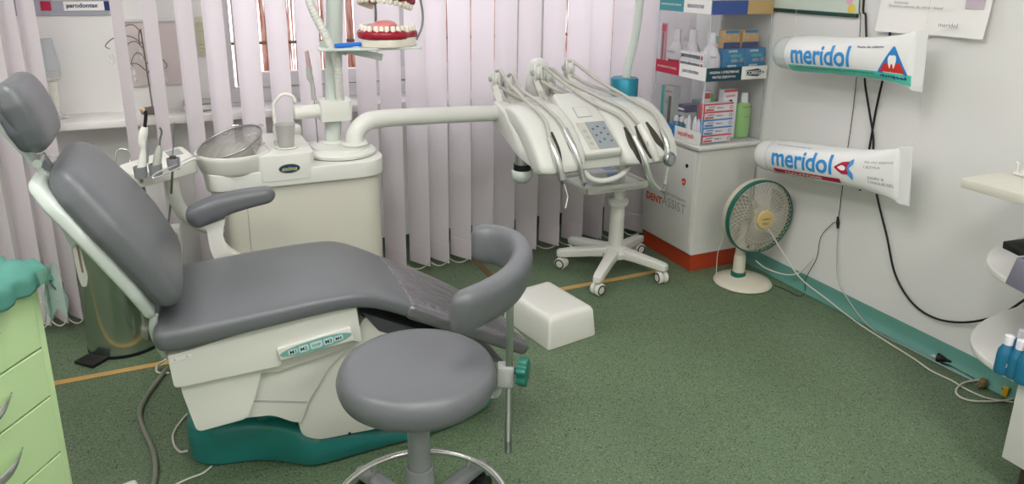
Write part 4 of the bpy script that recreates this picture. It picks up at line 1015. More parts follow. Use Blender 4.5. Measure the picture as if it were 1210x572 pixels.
# foot of the head: brake knob
kc = Yp(617, 180, 2.62)
kb = MB(); 
kx, ky = Yp(617, 200, 2.62).x, 2.62
kz = Yp(617, 206, 2.62).z
lathe([(0, -.035), (.022, -.034), (.036, -.022), (.044, -.005), (.044, .02), (0, .022)], (kx, ky, kz), 28, kb)
bk_ = obj('brake_knob', kb, M['shell'], DC, smooth=180)
obj('knob_band', lathe([(0, .02), (.036, .02), (.036, .045), (0, .045)], (kx, ky, kz), 28), M['black'], bk_)
obj('knob_stem', lathe([(0, .045), (.031, .045), (.028, .075), (.022, .09), (0, .09)], (kx, ky, kz), 28), M['steel'], bk_)
obj('knob_mount', tube([V3((kx, ky, kz+.08)), V3((kx+.02, ky+.02, kz+.14))], .02, 14), M['unit_white'], bk_)
# blue sleeve and lamp pole above the head
obj('blue_sleeve', lathe([(0, .78), (.059, .78), (.062, .79), (.062, .925), (.058, .93), (0, .93)], CXY, 40), M['blue_met'], DC, smooth=40)
lp = [CXY+V3((.01, 0, .925)), CXY+V3((.015, 0, .98)), Yp(750, 45, 2.78), Yp(756, 0, 2.78), Yp(760, -60, 2.78)]
obj('lamp_pole', tube(lp, .0185, 14, smooth=8), M['shell'], DC, smooth=180)
# ================================================================== DISPLAY CABINET
KX, KY = 2.13, 2.605
KC = thing('display_cabinet', (2.31, 2.81, 0), 'white display cabinet with DENTASSIST lettering on an orange plinth in the corner', 'cabinet')
obj('plinth', prism([(KX+.012, KY+.010), (2.485, KY+.010), (2.485, 3.01), (KX+.012, 3.01)], 0, .085, 'z', .002, 1), M['orange'], KC)
obj('carcass', prism(rpoly([(KX+.006, KY+.006), (2.488, KY+.006), (2.488, 3.02), (KX+.006, 3.02)], .012, 4), .085, .60, 'z', 0), M['cabwhite'], KC)
dr = obj('door', box(KX-.006, KX+.008, KY+.016, 3.01, .095, .588, .003, 2), M['cabwhite'], KC)
obj('top_board', box(KX-.010, 2.49, KY-.010, 3.025, .60, .622, .007, 3), M['cabwhite'], KC)
FX = KX-.0062
Yd, Zu = (0, -1, 0), (0, 0, 1)
lk = Xp(812, 196, FX); obj('lock', lathe([(0, 0), (.009, 0), (.009, .003), (.006, .004), (0, .004)], lk, 20, axis=(-1, 0, 0)), M['black'], dr)
def on_door(name, txt, m_, px0, px1, **k):
    a, b = Xp(*px0, FX), Xp(*px1, FX); c = (a+b)/2; return text_on(name, txt, m_, dr, c, Yd, Zu, w=abs(a.y-b.y), **k)
on_door('lettering', 'DENT', M['ink_org'], (764, 229), (782, 238), bold=.035)
on_door('lettering', 'ASSIST', M['ink_grey'], (782.5, 238), (810, 246), bold=-.012)
on_door('lettering', 'PLATFORM PROGRAMU', M['ink_grey'], (778, 226), (810, 236))
gc = Xp(808, 215, FX)
pts = rpoly([(-.016, .012), (.0, .020), (.016, .012), (.014, -.008), (0, -.021), (-.014, -.008)], .008, 4)
obj('logo_shield', xf(prism(pts, 0, .0008, 'z'), frame(gc, Yd, Zu)), M['ink_org'], dr, smooth=0)
text_on('lettering', 'gsk', M['paper'], dr, gc+V3((-.001, 0, -.001)), Yd, Zu, w=.018, bold=.02)
# acrylic display tower
AX, AY = KX+.005, KY+.004; AX1, AY1 = 2.485, 2.99
AT = thing('acrylic_display', (2.31, 2.80, .622), 'clear acrylic shelf tower of dental products on top of the white cabinet', 'display stand')
zt_ = 1.62
obj('side_panel', box(AX, AX+.003, AY, AY1, .623, zt_), M['acrylic'], AT, smooth=0)
obj('side_panel', box(AX+.003, AX1, AY, AY+.003, .623, zt_), M['acrylic'], AT, smooth=0)
obj('side_panel', box(AX1-.003, AX1, AY+.003, AY1, .623, zt_), M['acrylic'], AT, smooth=0)
obj('back_panel', box(AX, AX1, AY1-.003, AY1, .623, zt_), M['acrylic'], AT, smooth=0)
for x, y in ((AX, AY), (AX1-.004, AY), (AX, AY1-.004)): obj('edge_strip', box(x-.001, x+.004, y-.001, y+.004, .623, zt_), M['acrylic_edge'], AT, smooth=0)
SH = [.626, .922, 1.215, 1.44]
for i, z in enumerate(SH):
    s = obj('shelf', box(AX+.003, AX1-.003, AY+.003, AY1-.003, z, z+.005), M['acrylic_edge'] if i else M['acrylic'], AT, smooth=0)
strips = [(0, 'blue', 'DLA ZDROWIA UZEBIENIA', 'aquafresh', 'red'), (1, 'crimson', 'DLA ZDROWYCH DZIASEL', 'parodontax', 'navy'), (2, 'teal', 'NADWRAZLIWOSC SZKLIWA', 'SENSODYNE', 'navy')]
for i, cm, t1, t2, m2 in strips:
    z0 = SH[i]-.002; h = .060
    m1 = M[cm] if cm != 'teal' else mat('teal_strip', (52, 140, 148), .4)
    ym = AY+(AY1-AY)*.5
    s = obj('label_strip', box(AX-.003, AX-.001, ym, AY1-.004, z0, z0+h), m1, AT, smooth=0)
    q = obj('label_strip', box(AX-.003, AX-.001, AY, ym, z0, z0+h), M['paper'], AT, smooth=0)
    text_on('lettering', t1, M['paper'], s, (AX-.003, (ym+AY1)/2, z0+h*.5), Yd, Zu, w=(AY1-ym)*.8, bold=.01)
    text_on('lettering', t2, M[m2], q, (AX-.003, (ym+AY)/2+.01, z0+h*.5), Yd, Zu, w=(AY1-ym)*.62, bold=.02)
Xr = (1, 0, 0)
for i, w_ in ((1, 1), (2, 0)):
    z0 = SH[i]-.004; h = .060; xm = AX+.2
    m1 = mat('petrol_strip' if w_ else 'multi_strip', (22, 64, 78) if w_ else (60, 84, 150), .4)
    s = obj('label_strip', box(AX+.002, xm, AY-.003, AY-.001, z0, z0+h), m1, AT, smooth=0)
    q = obj('label_strip', box(xm, AX1, AY-.003, AY-.001, z0, z0+h), M['paper'] if w_ else mat('tan_strip', (190, 160, 110), .5), AT, smooth=0)
    if w_:
        for j, t in enumerate(('HIGIENA I UTRZYMANIE', 'PROTEZ ZĘBOWYCH')): text_on('lettering', t, M['paper'], s, ((AX+xm)/2, AY-.003, z0+h*(.66-.38*j)), Xr, Zu, w=.165 if j == 0 else .13, bold=.015)
        obj('emblem', xf(prism(el(.06, .019), 0, .0005, 'z'), frame(V3(((xm+AX1)/2, AY-.0032, z0+h/2)), Xr, Zu)), m1, q, smooth=0)
        text_on('lettering', 'COREGA', M['paper'], q, ((xm+AX1)/2, AY-.0038, z0+h/2), Xr, Zu, w=.10, bold=.02)
# ---- products.  face 'X' looks towards -X (front), face 'Y' towards -Y (side)
def carton(name, label, cat, x0, x1, y0, y1, z0, z1, m_, group=None, prints=()):
    t = thing(name, ((x0+x1)/2, (y0+y1)/2, z0), label, cat, group)
    obj('carton', box(x0, x1, y0, y1, z0, z1, .0015, 1), m_, t)
    for p in prints:
        face, u0, u1, v0, v1, pm = p[:6]; txt = p[6] if len(p) > 6 else None
        if face == 'X':
            ya, yb = y1-(y1-y0)*u0, y1-(y1-y0)*u1
            if txt: text_on('lettering', txt, pm, t, (x0-.0012, (ya+yb)/2, z0+(z1-z0)*(v0+v1)/2), Yd, Zu, w=abs(ya-yb), bold=.035)
            else: obj('print', box(x0-.0008, x0, min(ya, yb), max(ya, yb), z0+(z1-z0)*v0, z0+(z1-z0)*v1), pm, t, smooth=0)
        else:
            xa, xb = x0+(x1-x0)*u0, x0+(x1-x0)*u1
            if txt: text_on('lettering', txt, pm, t, ((xa+xb)/2, y0-.0012, z0+(z1-z0)*(v0+v1)/2), Xr, Zu, w=xb-xa, bold=.02)
            else: obj('print', box(xa, xb, y0-.0008, y0, z0+(z1-z0)*v0, z0+(z1-z0)*v1), pm, t, smooth=0)
    return t
zl = [z+.0052 for z in SH]
# lowest shelf: five toothpaste boxes facing the side
cols = ['red', 'red', 'blue', 'blue', 'red']
bz = zl[0]
places = ['top', 'second from top', 'middle', 'second from bottom', 'bottom']
for k in range(5):
    c = cols[4-k]; z0 = bz+k*.0365
    carton('toothpaste_box', 'toothpaste carton with %s stripes, %s of the stack of five' % ('red' if c == 'red' else 'blue', places[4-k]), 'toothpaste box', AX+.022, AX+.185, AY+.012, AY+.055, z0, z0+.036, M['cardboard'], 'toothpaste cartons stacked on the lowest shelf',
      [('Y', 0, 1, .8, 1, M[c]), ('Y', .03, .32, .1, .34, M['red' if k in (0, 3, 4) else 'blue']), ('Y', .1, .34, .45, .7, M['navy'], 'aquafresh'), ('Y', .40, .66, .25, .6, M['navy'], 'TRIPLE A'), ('Y', .86, .97, .15, .7, M['red' if k in (0, 3, 4) else 'blue'], '@'.replace('@', 'O')), ('X', 0, 1, .0, 1, M[c])])
t = carton('toothbrush_box', 'tall white and red toothbrush carton with dark window right of the stacked toothpaste cartons', 'toothbrush box', AX+.165, AX+.245, AY+.058, AY+.098, zl[0], zl[0]+.232, M['cardboard'], None,
   [('Y', 0, 1, .95, 1, M['red']), ('Y', .38, .62, .12, .8, mat('dark_window', (44, 78, 84), .25)), ('Y', .06, .34, .6, .75, M['red'], '3'), ('Y', .06, .34, .42, .55, M['red'], 'O'), ('Y', .1, .8, .84, .91, M['red'], 'aquafresh')])
def bottle(name, label, cat, c, prof, m_, capm, capprof, flat=.62, group=None, rot=0, label_m=None, lab=None, txt=None, tm=None):
    t = thing(name, c, label, cat, group)
    Mz = Matrix.Translation(V3(c)) @ Matrix.Rotation(rot, 4, 'Z') @ Matrix.Scale(flat, 4, (0, 1, 0)) @ Matrix.Translation(-V3(c))
    b = lathe(prof, c, 36); xf(b, Mz); bo = obj('bottle_body', b, m_, t, smooth=50)
    b = lathe(capprof, c, 28); Mc = Matrix.Translation(V3(c)) @ Matrix.Rotation(rot, 4, 'Z') @ Matrix.Scale((flat+1)/2, 4, (0, 1, 0)) @ Matrix.Translation(-V3(c)); xf(b, Mc); obj('cap', b, capm, t, smooth=50)
    if lab:
        b = MB(); z0, z1 = lab; r = max(p[0] for p in prof)+.0008; n = 20; vs = []; fs = []
        def rad(z):
            for (ra, za), (rb, zb) in zip(prof, prof[1:]):
                if za <= z <= zb and zb > za: return ra+(rb-ra)*(z-za)/(zb-za)+.0009
            return r
        for i in range(7):
            z = z0+(z1-z0)*i/6
            for k in range(n+1):
                a = -PI/2-1.15+2.3*k/n; vs.append(Mz @ (V3(c)+V3((rad(z)*math.cos(a), rad(z)*math.sin(a), z))))
        for i in range(6):
            for k in range(n): q = i*(n+1)+k; fs.append((q, q+1, q+n+2, q+n+1))
        b.add(vs, fs); lo = obj('label', b, label_m, bo, smooth=180)
        if txt:
            for tt, zz, ww in txt:
                d = V3((math.sin(rot), -math.cos(rot), 0)); xdir = V3((math.cos(rot), math.sin(rot), 0))
                text_on('lettering', tt, tm, lo if False else bo, V3(c)+d*((rad(zz)+.0012)*flat)+V3((0, 0, zz)), xdir, Zu, w=ww, bold=.01)
    return t
bottle('mouthwash_bottle', 'green mouthwash bottle with white cap at the right end of the lowest shelf', 'bottle', (AX+.298, AY+.07, zl[0]),
   [(0, 0), (.038, 0), (.041, .006), (.040, .09), (.043, .13), (.036, .158), (.016, .17), (0, .17)], M['green_liq'], M['cardboard'], [(0, .165), (.019, .165), (.018, .205), (.012, .212), (0, .212)], .6, None, 0, M['green_liq'], (.05, .15), [('aquafresh', .146, .055), ('FRESH', .10, .03)], M['crimson'])
bottle('mouthwash_bottle', 'small red capped clear bottle behind the green mouthwash on the lowest shelf', 'bottle', (AX+.27, AY+.17, zl[0]),
   [(0, 0), (.03, 0), (.032, .1), (.026, .14), (.014, .155), (0, .155)], M['mw_clear'], M['red'], [(0, .15), (.016, .15), (.016, .185), (0, .185)], .7)
# front side of the lowest shelf
t = carton('toothbrush_box', 'teal edged grey toothbrush carton at the rear end of the lowest shelf', 'toothbrush box', AX+.012, AX+.06, AY1-.135, AY1-.045, zl[0]+.0, zl[0]+.225, M['lgrey'], None,
   [('X', 0, .28, 0, 1, mat('teal_edge', (40, 158, 150), .35)), ('X', .66, .92, .05, .8, M['dark']), ('X', .36, .95, .86, .93, M['crimson'], 'aquafresh'), ('X', .38, .62, .6, .75, M['ink_grey'], 'O')])
for k in range(4):
    carton('denture_box', 'small %s carton, %s of four behind the small blue bottles' % ('purple' if k == 3 else 'grey and black', ['lowest', 'second from bottom', 'third from bottom', 'topmost'][k]), 'box', AX+.05, AX+.12, AY+.19-.0*k, AY+.25, zl[0]+k*.036, zl[0]+k*.036+.035, M['lgrey'] if k < 3 else M['purple'], 'small cartons piled on the lowest shelf', [('X', .1, .8, .3, .55, M['dark'] if k < 3 else M['paper'])])
for k, (yy, xx) in enumerate(((.245, .02), (.215, .03), (.165, .02))):
    bottle('sample_bottle', ['small blue bottle with white dome cap, rearmost behind the aquafresh strip', 'small blue bottle with white dome cap, middle one behind the lowest strip', 'small blue bottle with white dome cap, nearest one behind the lowest strip'][k].replace('aquafresh', 'lowest'), 'bottle', (AX+xx+.01, AY+yy-.02, zl[0]),
      [(0, 0), (.013, 0), (.0145, .03), (.014, .062), (.008, .068), (0, .068)], M['bottle_blue'], M['cardboard'], [(0, .066), (.0125, .066), (.0125, .082), (.008, .092), (0, .094)], 1, 'small blue sample bottles on the lowest shelf')
for k, yy in enumerate((.115, .075, .05)):
    bottle('gel_tube', ['white and blue gel tube standing behind the acrylic edge, rearmost of three', 'white and blue gel tube standing behind the acrylic edge, middle of three', 'white and blue gel tube standing behind the acrylic edge, nearest the corner'][k], 'tube', (AX+.018+.004*k, AY+yy, zl[0]),
      [(0, .02), (.013, .02), (.016, .05), (.013, .09), (.004, .115), (0, .116)], M['cardboard'], M['blue'], [(0, 0), (.011, 0), (.011, .021), (0, .021)], .7, 'white and blue gel tubes on the lowest shelf', -PI/2)
carton('brush_pack', 'green blister pack of interdental brushes standing behind the small cartons', 'pack', AX+.13, AX+.14, AY+.10, AY+.16, zl[0]+.0, zl[0]+.21, mat('blister_green', (88, 160, 70), .35), None, [('X', .2, .8, .80, .95, M['red'])])
carton('brush_pack', 'crimson blister pack of toothbrush with white card, behind the toothpaste cartons', 'pack', AX+.09, AX+.13, AY+.11, AY+.125, zl[0], zl[0]+.222, M['cardboard'], None, [('Y', .25, .75, .3, .72, M['crimson']), ('Y', .1, .9, .84, .96, M['red'])])
carton('tin_box', 'wide grey blue box at the back of the lowest shelf', 'box', AX+.17, AX+.30, AY+.22, AY+.30, zl[0], zl[0]+.15, mat('grey_blue', (120, 150, 160), .4), None, [('Y', 0, 1, .85, 1, M['crimson'])])
# middle shelf
MWP = [(0, 0), (.040, 0), (.043, .01), (.043, .07), (.040, .095), (.026, .125), (.017, .14), (.0165, .145), (0, .145)]
MWC = [(0, .14), (.0185, .14), (.0155, .185), (.013, .19), (0, .19)]
for k, (xx, yy, lab) in enumerate(((.045, .285, 'white mouthwash bottle with red lower half, rearmost on the middle shelf'), (.10, .235, 'white mouthwash bottle behind the stacked long cartons on the middle shelf'), (.065, .06, 'white mouthwash bottle standing beside the acrylic corner on the middle shelf'))):
    bottle('mouthwash_bottle', lab, 'bottle', (AX+xx, AY+yy, zl[1]+.0), [(r_*1.08, h_*1.06) for r_, h_ in MWP], M['mw_clear'], mat('cap_white', (214, 208, 216), .3), [(r_*1.1, h_*1.06) for r_, h_ in MWC], .68, 'white mouthwash bottles on the middle shelf', -PI/2 if k < 2 else -PI/4, M['mw_red'] if k == 0 else M['mw_clear'], (.008, .06), [('parodontax', .095, .06)], M['ink'])
for k in range(3):
    z0 = zl[1]+.0+k*.037
    carton('toothpaste_box', 'long white toothpaste carton, %s of the three on the middle shelf' % ['lowest', 'middle', 'topmost'][k], 'toothpaste box', AX+.008, AX+.045, AY+.035, AY+.205, z0, z0+.036, M['cardboard'], 'white toothpaste cartons stacked on the middle shelf',
       [('X', .04, .88, .3, .65, M['ink'], 'parodontax'), ('X', .90, .97, .2, .7, M['crimson'])])
carton('toothbrush_pack', 'pink and dark toothbrush pack standing at the rear end of the middle shelf', 'toothbrush pack', AX+.012, AX+.02, AY1-.05, AY1-.012, zl[1], zl[1]+.225, mat('pack_pink', (196, 128, 140), .4), None, [('X', .1, .9, .82, .97, M['crimson']), ('X', .3, .55, .1, .8, M['dark'])])
blu = mat('corega_blue', (30, 120, 172), .35)
for k, (c_, r_) in enumerate(((0, 0), (1, 0), (0, 1), (1, 1))):
    x0 = AX+.105+.122*c_; z0 = zl[1]+.0+r_*.066
    carton('tablet_box', 'blue tablet carton, %s of the four on the side of the middle shelf' % ['lower left', 'lower right', 'upper left', 'upper right'][k], 'box', x0, x0+.118, AY+.015, AY+.06, z0, z0+.065, blu, 'blue tablet cartons on the middle shelf',
       [('Y', .2, .62, .72, .86, M['paper'], 'corega'), ('Y', .3, .85, .45, .6, M['turq'], 'tabletki'), ('Y', .35, .95, .10, .32, M['lgrey'], 'Parts 30'.replace('Parts', 'tabs'))])
for c_ in (0, 1):
    x0 = AX+.10+.108*c_
    carton('picture_box', 'small carton with tan picture, %s one on top of the blue tablet cartons' % ('left', 'right')[c_], 'box', x0, x0+.092, AY+.02, AY+.058, zl[1]+.1325, zl[1]+.212, mat('pic_tan', (186, 150, 106), .45, var=.5, vscale=40), 'picture cartons on top of the blue cartons', [('Y', 0, 1, 0, .34, M['navy']), ('Y', .1, .9, .84, 1, blu)])
carton('arched_box', 'round shouldered turquoise and white pack behind the picture cartons', 'box', AX+.16, AX+.22, AY+.09, AY+.16, zl[1]+.0, zl[1]+.175, mat('pack_turq', (128, 170, 176), .4), None, [('X', .1, .9, .5, .8, M['paper'])])
# top shelf, mostly above the frame
carton('toothpaste_box', 'white and blue carton standing on the top shelf near the corner', 'toothpaste box', AX+.01, AX+.05, AY+.03, AY+.2, zl[2], zl[2]+.04, M['cardboard'], None, [('X', 0, 1, 0, .3, M['blue'])])
carton('toothpaste_box', 'yellow and blue carton lying on the top shelf at the side', 'toothpaste box', AX+.12, AX+.32, AY+.02, AY+.06, zl[2], zl[2]+.04, mat('box_yellow', (200, 180, 90), .4), None, [('Y', .0, 1, 0, .3, M['navy'])])

# ================================================================== FAN
FB = Zp(877, 334, 0); FB = V3((FB.x, FB.y, 0))
FN = thing('table_fan', FB, 'cream table fan with green rimmed guard standing on the floor by the cabinet', 'fan')
obj('fan_base', xf(lathe([(0, 0), (.128, 0), (.132, .006), (.128, .014), (.095, .025), (.05, .034), (.03, .04), (0, .04)], (0, 0, 0), 56), Matrix.Translation(FB)), M['fan_cream'], FN, smooth=60)
nk = FB+V3((-.018, .012, 0))
obj('neck', lathe([(0, .03), (.03, .03), (.028, .05), (.026, .14), (0, .15)], nk, 28), M['fan_cream'], FN)
obj('neck_ring', lathe([(.031, .034), (.034, .036), (.034, .054), (.031, .057)], nk, 28), M['fan_green'], FN)
hc = Yp(899, 257, 2.36)           # centre of the front guard
ax = V3((-.30, -.93, .20)).normalized()   # facing the camera's left, tipped up
ax = V3((-.10, -.95, .28)).normalized()
RG = .166
M2 = frame(hc, V3((0, 0, 1)).cross(ax), V3((0, 0, 1)))
def gp(r, a, h): return M2 @ V3((r*math.cos(a), r*math.sin(a), h))
def gz(r): return .030*(1-(r/RG)**2.4)
wires = MB(); ns = 44
for k in range(ns):
    for sg in (-1, 1):
        pts = []
        for j in range(9):
            r = .045+(RG-.047)*j/8; pts.append(gp(r, 2*PI*k/ns+sg*.62*(j/8), gz(r)))
        tube(pts, .0011, 4, wires, caps=False)
for j in range(1, 3):
    r = RG*j/3
    tube([gp(r, 2*PI*k/40, gz(r)) for k in range(40)], .001, 5, wires, closed=True)
obj('front_guard', wires, M['fan_cream'], FN, smooth=180, recalc=False)
wires = MB()
for k in range(60):
    pts = [gp(r, 2*PI*k/60, -.030-.045*(1-(r/RG)**3)) for r in (.04, .08, .12, .15, RG)]; tube(pts, .0012, 4, wires, caps=False)
for j in range(1, 3): tube([gp(RG*j/3, 2*PI*k/40, -.030-.045*(1-(j/3)**3)) for k in range(40)], .001, 5, wires, closed=True)
obj('rear_guard', wires, M['fan_cream'], FN, smooth=180, recalc=False)
prof = [(RG-.001, -.022), (RG+.004, -.022), (RG+.0055, -.012), (RG+.004, .001), (RG-.001, .002), (RG-.002, -.01)]
zax = (M2.to_3x3() @ V3((0, 0, 1))); print('fanaxis', zax)
mb = MB(); n = 72; vs = []; fs = []
for r, h in prof:
    for k in range(n): vs.append(gp(r, 2*PI*k/n, h))
for i in range(len(prof)):
    j = (i+1) % len(prof)
    for k in range(n): k2 = (k+1) % n; fs.append((i*n+k, i*n+k2, j*n+k2, j*n+k))
mb.add(vs, fs); obj('green_rim', mb, M['fan_green'], FN, smooth=50)
mb = MB(); vs = []; fs = []
prof = [(RG+.002, -.05), (RG+.005, -.045), (RG+.005, -.022), (RG+.002, -.022), (RG-.002, -.05)]
for r, h in prof:
    for k in range(n): vs.append(gp(r, 2*PI*k/n, h))
for i in range(len(prof)):
    j = (i+1) % len(prof)
    for k in range(n): k2 = (k+1) % n; fs.append((i*n+k, i*n+k2, j*n+k2, j*n+k))
mb.add(vs, fs); obj('rear_rim', mb, M['fan_cream'], FN, smooth=50)
bg_ = obj('centre_badge', lathe([(0, .022), (.040, .022), (.044, .030), (.040, .036), (0, .038)], hc, 40, axis=zax), M['beige'], FN)
text_on('lettering', 'CLIMATIC', M['fan_green'], bg_, hc+zax*.0385+V3((0, 0, .004)), M2.to_3x3() @ V3((1, 0, 0)), M2.to_3x3() @ V3((0, 1, 0)), w=.046, bold=.02)
text_on('lettering', 'Relax', M['ink'], bg_, hc+zax*.0385-V3((0, 0, .016)), M2.to_3x3() @ V3((1, 0, 0)), M2.to_3x3() @ V3((0, 1, 0)), w=.034, shear=.3)
hub = lathe([(0, -.03), (.032, -.03), (.034, -.005), (.02, .008), (0, .01)], hc, 28, axis=zax); obj('blade_hub', hub, M['fan_cream'], FN)
blade_m = mat('blade_grey', (150, 148, 138), .35)
for k in range(3):
    a0 = 2*PI*k/3+.35; vs = []; fs = []; bm_ = MB()
    nr, na = 8, 8
    for sgn in (0, .0018):
        for i in range(nr+1):
            f = i/nr; r = .028+.118*f; aw = .62*(.45+1.0*math.sin(min(1, f*1.05)*PI*.62)); off = .35*f
            for j in range(na+1):
                u = j/na-.5; vs.append(gp(r*(1-.10*abs(u)*f), a0+off+aw*u*1.25, -.014+.026*u+sgn))
    q = (nr+1)*(na+1)
    for i in range(nr):
        for j in range(na):
            a = i*(na+1)+j; fs.append((a, a+1, a+na+2, a+na+1)); fs.append((q+a, q+a+na+1, q+a+na+2, q+a+1))
    for j in range(na): fs.append((nr*(na+1)+j, nr*(na+1)+j+1, q+nr*(na+1)+j+1, q+nr*(na+1)+j))
    bm_.add(vs, fs); obj('blade', bm_, blade_m, FN, smooth=60)
mt = lathe([(0, -.17), (.035, -.165), (.05, -.14), (.052, -.085), (.045, -.07), (0, -.07)], hc, 32, axis=zax); obj('motor', mt, M['fan_cream'], FN)
obj('tilt_bracket', tube([nk+V3((0, 0, .12)), nk+V3((.003, .0, .19)), hc-zax*.11], [.024, .024, .026], 16), M['fan_cream'], FN)
# ================================================================== INFLATED TOOTHPASTE TUBES
def big_tube(label, xp, capa, capb, enda, endb, up0, up1, r, band, kind):
    """capa: cap end centre, enda: crimp centre (world)"""
    T = thing('inflatable_tube', ((capa+enda)/2), label, 'inflatable tube')
    L = (enda-capa); ln = L.length; d = L.normalized(); up = (V3((0, 0, 1))-d*d.z).normalized(); nn = d.cross(up)   # nn towards the room
    if nn.x > 0: nn = -nn
    st = []
    def S(t, ha, hb, e=2): st.append((capa+d*(t*ln), up, nn, ha, hb, e))
    S(.115, r*.90, r*.90); S(.12, r*.97, r*.97); S(.135, r, r); S(.3, r*1.01, r*1.0); S(.5, r*1.01, r*.95); S(.62, r*1.02, r*.84); S(.74, r*1.07, r*.64); S(.84, r*1.17, r*.42); S(.91, r*1.30, r*.2); S(.945, r*1.38, r*.06)
    body = obj('tube_body', loft(st, 48), M['tube_white'], T, smooth=180)
    st2 = []
    cm = M['clear_film'] if kind == 0 else M['tube_white']
    for t, s in ((-.012, .30), (-.006, .60), (.008, .80), (.035, .90), (.06, .92), (.10, .93), (.125, .94)): st2.append((capa+d*(t*ln), up, nn, r*s, r*s, 2))
    obj('cap', loft(st2, 40), M['tube_white'] if kind else mat('milky_film', (214, 222, 218), .15, alpha=.75), T, smooth=180)
    st3 = [(capa+d*(t*ln), up, nn, r*h, .003, 12) for t, h in ((.93, 1.36), (.945, 1.43), (1.0, 1.46))]
    obj('crimp', loft(st3, 32), M['tube_white'], T, smooth=40)
    cord = [capa+d*(.115*ln)+up*r, ]
    # surface mapping: u along tube (metres from cap), v around (metres up from the facing line)
    stat = [(.12, r, r), (.3, r*1.01, r), (.5, r*1.01, r*.95), (.62, r*1.02, r*.84), (.74, r*1.07, r*.64), (.84, r*1.17, r*.42), (.91, r*1.3, r*.2), (.945, r*1.38, r*.06)]
    def surf(u, v, lift=.0012):
        t = u/ln; A = stat[0]; B = stat[-1]
        for a, b in zip(stat, stat[1:]):
            if a[0] <= t <= b[0]: A, B = a, b; break
        f = max(0, min(1, (t-A[0])/max(1e-6, B[0]-A[0]))); ha = A[1]*(1-f)+B[1]*f; hb = A[2]*(1-f)+B[2]*f
        th = max(-1.5, min(1.5, v/r))
        return capa+d*u+up*(math.sin(th)*(ha+lift))+nn*(math.cos(th)*(hb+lift))
    def wrap(mb): mb.v = [surf(v.x, v.y, .0012+v.z) for v in mb.v]; return mb
    def strip(u0, u1, v0, v1, m_, name='band', n=24, k=8, vs1=None):
        mb = MB(); vs = []; fs = []
        for i in range(n+1):
            for j in range(k+1):
                f = i/n; vs.append(V3((u0+(u1-u0)*f, v0+(v1-v0)*j/k, 0)))
        for i in range(n):
            for j in range(k): a = i*(k+1)+j; fs.append((a, a+1, a+k+2, a+k+1))
        mb.add(vs, fs); return obj(name, wrap(mb), m_, T, smooth=180)
    def word(txt, m_, u0, u1, v, h=None, bold=0., shear=0., cuts=8, name='lettering', lift=.0008):
        mb = letters(txt, w=u1-u0, h=h, bold=bold, shear=shear, cuts=cuts); mb.v = [V3(((u0+u1)/2+q.x, v+q.y, lift)) for q in mb.v]
        return obj(name, wrap(mb), m_, T, smooth=0, recalc=False)
    def shape(pts, m_, lift=.0008, name='emblem'):
        bm = bmesh.new(); f = bm.faces.new([bm.verts.new((*p, lift)) for p in pts])
        ys = [p[1] for p in pts]; lo, hi = min(ys), max(ys)
        for i in range(1, 8): bmesh.ops.bisect_plane(bm, geom=bm.verts[:]+bm.edges[:]+bm.faces[:], plane_co=(0, lo+(hi-lo)*i/8, 0), plane_no=(0, 1, 0))
        return obj(name, wrap(from_bm(bm)), m_, T, smooth=0, recalc=False)
    return T, strip, word, shape, ln, surf
TXw = 2.36
# upper tube
ca, en = Xp(924, 62, TXw), Xp(1093, 72, TXw)
T, strip, word, shape, ln, surf = big_tube('large inflated toothpaste tube with turquoise band and triangle emblem, upper of two', 2.36, ca, None, en, None, 0, 0, .074, None, 0)
b0 = strip(.10, ln*.938, -.085, -.042, M['turq'])
strip(.10, .60, -.042, -.039, M['paper'], 'band_edge')
word('meridol', M['print_blue'], .125, .405, .004, h=.080, bold=.022, cuts=10)
word('profesjonalna regeneracja podraznionych', M['teal'], .14, .50, -.053, h=.011, bold=.01, cuts=3)
word('dziąseł', M['navy'], .52, .615, -.057, h=.017, bold=.02, cuts=3)
word('Pasta do zębów', M['navy'], .43, .53, .040, h=.010, bold=.02, cuts=3)
tc = (.565, -.001)
def tri(s, oy=0): return rpoly([(tc[0]-s, tc[1]-s*.82+oy), (tc[0]+s, tc[1]-s*.82+oy), (tc[0], tc[1]+s*.86+oy)], s*.16, 3)
shape(tri(.054), M['blue'], .0008); 
lowr = [(tc[0]-.043, tc[1]-.038), (tc[0]+.043, tc[1]-.038), (tc[0]+.026, tc[1]-.008), (tc[0]+.012, tc[1]-.012), (tc[0], tc[1]-.007), (tc[0]-.012, tc[1]-.012), (tc[0]-.026, tc[1]-.008)]
shape(lowr, M['red'], .0016)
tooth = [(-.013, .012), (-.006, .017), (0, .014), (.006, .017), (.013, .012), (.014, .0), (.010, -.016), (.006, -.026), (.003, -.012), (0, -.008), (-.003, -.012), (-.006, -.026), (-.010, -.016), (-.014, .0)]
shape([(tc[0]+x, tc[1]-.002+y) for x, y in rpoly(tooth, .004, 2)], M['paper'], .0024)
